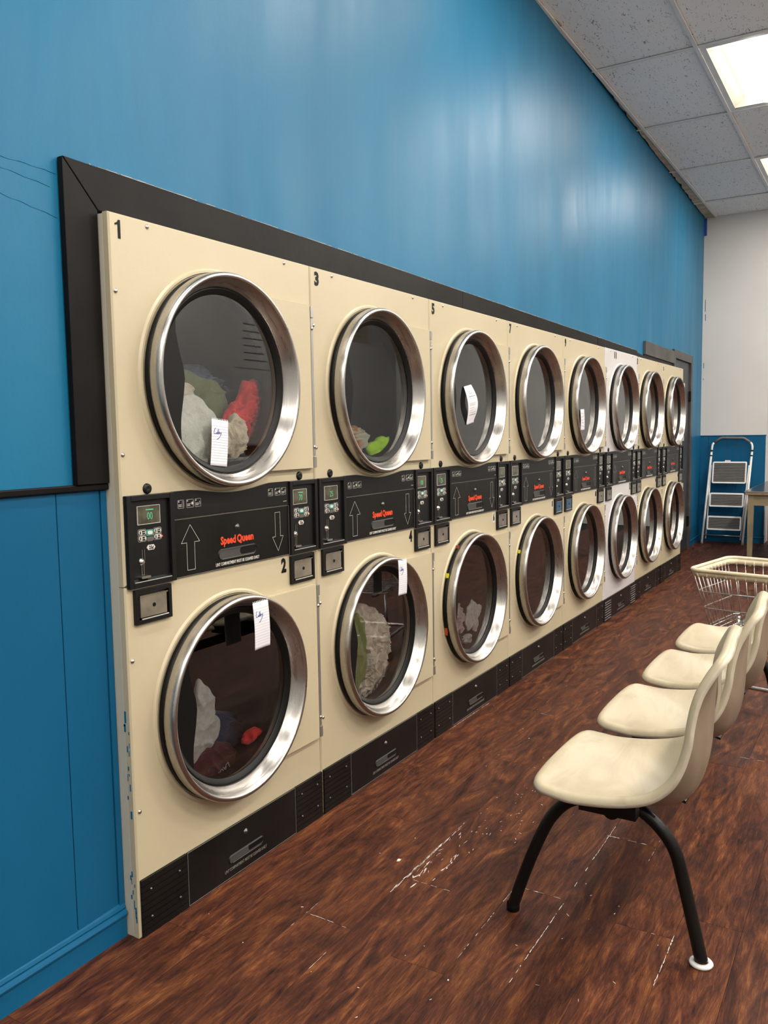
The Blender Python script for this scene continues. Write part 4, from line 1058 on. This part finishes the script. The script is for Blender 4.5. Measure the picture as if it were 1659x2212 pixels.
for k in range(14): t = (k+.5)/14; MB().tube([cp_(t, 0, ZB-.002, .067), cp_(t, 1, ZB-.002, .067)], .0016, 6).obj('floor_wire', M['wire'], cart, smooth=True)
for k in range(5): t = (k+.5)/5; MB().tube([cp_(0, t, ZB-.005, .067), cp_(1, t, ZB-.005, .067)], .0022, 6).obj('floor_wire', M['wire'], cart, smooth=True)
for t in (.18, .82):
    q0, q1 = cp_(t, 0, ZB-.012, .067), cp_(t, 1, ZB-.012, .067); wv = a_*.014
    MB().add([q0-wv, q0+wv, q1+wv, q1-wv]+[p+Vector((0, 0, -.012)) for p in (q0-wv, q0+wv, q1+wv, q1-wv)], [(0,1,2,3),(7,6,5,4),(0,4,5,1),(1,5,6,2),(2,6,7,3),(3,7,4,0)]).obj('cross_bar', M['wire'], cart)
for u, v in ((0, 0), (0, 1), (1, 0), (1, 1)):
    MB().tube([cp_(u, v, ZB-.01, .085), cp_(u, v, .085, .07)], .009, 10).obj('post', M['wire'], cart, smooth=True)
    c_ = cp_(u, v, .03, .07)
    vs = []; 
    for xx in (-.011, .011):
        for k in range(18): vs.append(tuple(c_ + b_*(.029*math.cos(2*PI*k/18)) + a_*xx + Vector((0, 0, .029*math.sin(2*PI*k/18)))))
    MB().add(vs, [tuple(range(18)), tuple(range(35, 17, -1))]+[(k, 18+k, 18+(k+1) % 18, (k+1) % 18) for k in range(18)]).obj('caster', M['rubber'], cart)
    MB().tube([c_+Vector((0,0,.028)), cp_(u, v, .085, .07)], .011, 8).obj('caster_fork', M['wire'], cart)
MB().tube(loop(.085, .07, .04), .0095, 8, closed=True).obj('base_hoop', M['wire'], cart, smooth=True)
# ================================================================== STEP LADDER
lad = empty('step_ladder', (8.40, .09, 0)); tag(lad, 'white folded step ladder with grey treads leaning on the blue wainscot', 'ladder')
def LX(z): return -.14 + z/1.16*.262     # lean towards the end wall, local x
yl = lambda z: .062 - .045*z          # left rail
yr = lambda z: -.352 - .045*z + .0
RW = .012
def Lp(y, z): return (LX(z), y, z)
MB().tube([Lp(yl(0), .03), Lp(yl(.5), .5), Lp(yl(1.0), 1.0)], RW, 12).obj('rail', M['ladder_white'], lad, smooth=True)
MB().tube([Lp(yr(0), .03), Lp(yr(.5), .5), Lp(yr(1.0), 1.0)], RW, 12).obj('rail', M['ladder_white'], lad, smooth=True)
MB().tube([Lp(yl(1.0), 1.002), Lp(yl(1.06), 1.06), Lp(yl(1.0)-.008, 1.088), Lp(yl(1)-.022, 1.105)], RW, 12).obj('handle_bend', M['ladder_white'], lad, smooth=True)
MB().tube([Lp(yr(1.0), 1.002), Lp(yr(1.06)+.002, 1.06), Lp(yr(1.0)+.006, 1.088), Lp(yr(1)+.020, 1.105)], RW, 12).obj('handle_bend', M['ladder_white'], lad, smooth=True)
MB().tube([Lp(yl(1)-.022, 1.105), Lp(yl(1)-.085, 1.153), Lp(yl(1)-.11, 1.158), Lp(yr(1)+.10, 1.153), Lp(yr(1)+.08, 1.147), Lp(yr(1)+.020, 1.105)], .0135, 12).obj('grip', M['grip'], lad, smooth=True)
for y_ in (yl, yr):
    MB().tube([Lp(y_(0), .0), Lp(y_(0), .032)], .0145, 12).obj('foot', M['grip'], lad, smooth=True)
    for z in (.955, 1.01): MB().tube([Lp(y_(z), z), Lp(y_(z), z+.013)], .0128, 12).obj('collar', M['rubber'], lad, smooth=True)
    MB().tube([(LX(.05)+.03, y_(.05)+(-.03 if y_ is yl else .03), .06), (LX(.85)+.0, y_(.85)+(-.014 if y_ is yl else .014), .86)], .007, 8).obj('rear_rail', M['ladder_white'], lad, smooth=True)
for z0, z1, k in ((.665, .900, 0), (.412, .562, 1), (.163, .312, 2)):
    a, b = yl((z0+z1)/2)-.036, yr((z0+z1)/2)+.030; nrm = -.022
    def step_pt(y, z, dd): return (LX(z)+dd, y, z)
    poly = rrect((a+b)/2, (z0+z1)/2, abs(a-b), z1-z0, .016, 4); inn = rrect((a+b)/2, (z0+z1)/2, abs(a-b)-.028, z1-z0-.032, .006, 4)
    P1 = [step_pt(y, z, -.035) for y, z in poly]; P2 = [step_pt(y, z, -.012) for y, z in poly]; P3 = [step_pt(y, z, -.035) for y, z in inn]; P4 = [step_pt(y, z, -.029) for y, z in inn]; n = len(poly)
    fs = [(i, (i+1) % n, n+(i+1) % n, n+i) for i in range(n)] + [(i, (i+1) % n, 2*n+(i+1) % n, 2*n+i) for i in range(n)] + [(2*n+i, 2*n+(i+1) % n, 3*n+(i+1) % n, 3*n+i) for i in range(n)] + [tuple(range(n, 2*n))]
    st = MB().add(P1+P2+P3+P4, fs).obj('step', M['ladder_white'], lad)
    i0, i1 = inn[n//2][1], inn[0][1]; zz0, zz1 = min(z for _, z in inn), max(z for _, z in inn); ya, yb = min(y for y, _ in inn), max(y for y, _ in inn)
    MB().add([step_pt(ya, zz0, -.030), step_pt(yb, zz0, -.030), step_pt(yb, zz1, -.030), step_pt(ya, zz1, -.030)], [(0,1,2,3)]).obj('tread', M['tread'], st)
    nr = int((zz1-zz0)/.0165); rb = MB()
    for q_ in range(nr):
        z = zz0 + (q_+.5)*(zz1-zz0)/nr
        rb.add([step_pt(ya+.004, z-.004, -.0305), step_pt(yb-.004, z-.004, -.0305), step_pt(yb-.004, z, -.035), step_pt(ya+.004, z, -.035), step_pt(yb-.004, z+.004, -.0305), step_pt(ya+.004, z+.004, -.0305)], [(0,1,2,3),(3,2,4,5)])
    rb.obj('tread_ribs', M['tread2'], st)
    if k == 0: MB().prism([(0,0)], 0, 0) if False else MB().add([step_pt(-.19, .899, -.034), step_pt(-.13, .899, -.034), step_pt(-.135, .914, -.034), step_pt(-.185, .914, -.034), step_pt(-.19, .899, -.014), step_pt(-.13, .899, -.014), step_pt(-.135, .914, -.014), step_pt(-.185, .914, -.014)], [(0,1,2,3),(7,6,5,4),(0,4,5,1),(1,5,6,2),(2,6,7,3),(3,7,4,0)]).obj('step_catch', M['ladder_white'], st)
MB().tube([Lp(yl(.106)-.012, .106), Lp(yr(.1)+.012, .100)], .006, 8).obj('cross_tube', M['wire'], lad, smooth=True)
# ================================================================== TABLE
tb = empty('work_table', (6.83, -.47, 0)); tag(tb, 'tan steel work table with a dark top and metal edge, before the ladder', 'table')
TL, TB, TH = 1.62, .9, .690
box(0, TL, -TB, 0, TH-.006, TH).obj('table_top', M['tabletop'], tb, bevel=.001)
e_ = MB(); e_.box(-.004, TL, 0, .004, TH-.009, TH+.0005).box(-.004, 0, -TB, 0, TH-.009, TH+.0005); e_.obj('edge_strip', M['chrome'], tb)
e_ = MB(); e_.box(0, TL, -TB, 0, TH-.034, TH-.009); e_.obj('top_rim', M['tan'], tb, bevel=.004)
ap = MB(); ap.box(.03, .045, -TB+.06, -.05, TH-.13, TH-.034).box(.08, TL-.08, -.045, -.03, TH-.13, TH-.034).box(.08, TL-.08, -TB+.03, -TB+.045, TH-.13, TH-.034); ap.obj('apron', M['tan'], tb)
for x in (.022, TL-.072):
    for y in (-.022, -TB+.022):
        s_ = -1 if y > -.4 else 1
        vs = [(x, y, TH-.034), (x+.05, y, TH-.034), (x+.05, y+s_*.05, TH-.034), (x, y+s_*.05, TH-.034), (x+.006, y+s_*.002, .06), (x+.046, y+s_*.002, .06), (x+.046, y+s_*.042, .06), (x+.006, y+s_*.042, .06)]
        MB().add(vs, [(0,1,2,3),(7,6,5,4),(0,4,5,1),(1,5,6,2),(2,6,7,3),(3,7,4,0)]).obj('leg', M['tan'], tb)
        f_ = MB(); vs = []
        xx, yy_ = x+.026, y+s_*.022
        for (r_, z_) in ((.02, .0), (.021, .01), (.012, .014), (.012, .06)):
            for a in range(14): vs.append((xx+r_*math.cos(2*PI*a/14), yy_+r_*math.sin(2*PI*a/14), z_))
        f_.add(vs, [(j*14+a, j*14+(a+1) % 14, (j+1)*14+(a+1) % 14, (j+1)*14+a) for j in range(3) for a in range(14)]); f_.obj('leveller', M['tan'], tb)
# ================================================================== OPPOSITE SIDE (seen only mirrored in the door glass)
ORD = ['first', 'second', 'third', 'fourth', 'fifth', 'sixth', 'seventh', 'eighth', 'ninth']
def washer(x):
    t = empty('washing_machine', (x, YOPP+.005, 0))
    box(0, .68, .0, .74, .02, 1.02).obj('body', M['washer'], t, bevel=.01)
    box(0, .68, .0, .30, 1.022, 1.18).obj('control_console', mat_once('console grey', (.20, .20, .19), .4), t, bevel=.006)
    box(.36, .60, .301, .304, 1.05, 1.15).obj('control_window', M['black'], t)
    box(.10, .22, .301, .304, 1.05, 1.15).obj('coin_window', M['black'], t)
    box(.04, .64, .32, .72, 1.021, 1.030).obj('lid', M['washer'], t, bevel=.003)
    return t
for k in range(9):
    t = washer(1.2 + k*.72); tag(t, ORD[k]+' grey top-loading washer from the entrance end, along the opposite wall', 'washing machine', 'washers along the opposite wall')
def poster(x, z, w_, h_, m_, label, red=False, pic=False):
    o = box(x, x+w_, YOPP+.001, YOPP+(.03 if pic else .004), z, z+h_).obj('wall_picture' if pic else 'wall_notice', m_); tag(o, label, 'picture' if pic else 'notice')
    if pic: MB().box(x+.03, x+w_-.03, YOPP+.030, YOPP+.032, z+.03, z+h_-.03).obj('picture_print', mat('green picture print', (.01, .10, .03), .3, var=.6, vscale=5), o)
    else:
        l = MB()
        for q_ in range(6): l.box(x+.22*w_, x+w_*.78-.05*(q_ % 3), YOPP+.004, YOPP+.0055, z+h_*(.12+.11*q_), z+h_*(.12+.11*q_)+h_*.014)
        l.obj('printed_lines', M['red_print'] if False else M['ink_black'], o)
        if red: box(x+.03, x+w_-.03, YOPP+.004, YOPP+.006, z+h_*.80, z+h_*.93).obj('red_band', mat_once('red band', (.4, .02, .02), .5), o)
poster(6.1, 2.05, .75, .75, M['far_wall'], 'pale notice with printed lines on the opposite wall, mirrored in dryer 1')
poster(8.2, 2.55, .8, .60, mat('tan notice', (.40, .33, .26), .5, var=.05), 'tan notice with a red band, mirrored in dryer 3', True)
tag(box(-3.4, -2.2, YOPP+.002, YOPP+.02, 1.6, 2.6).obj('window_1', mat('evening window', (.1, .12, .15), .1, var=0)), kind='structure')
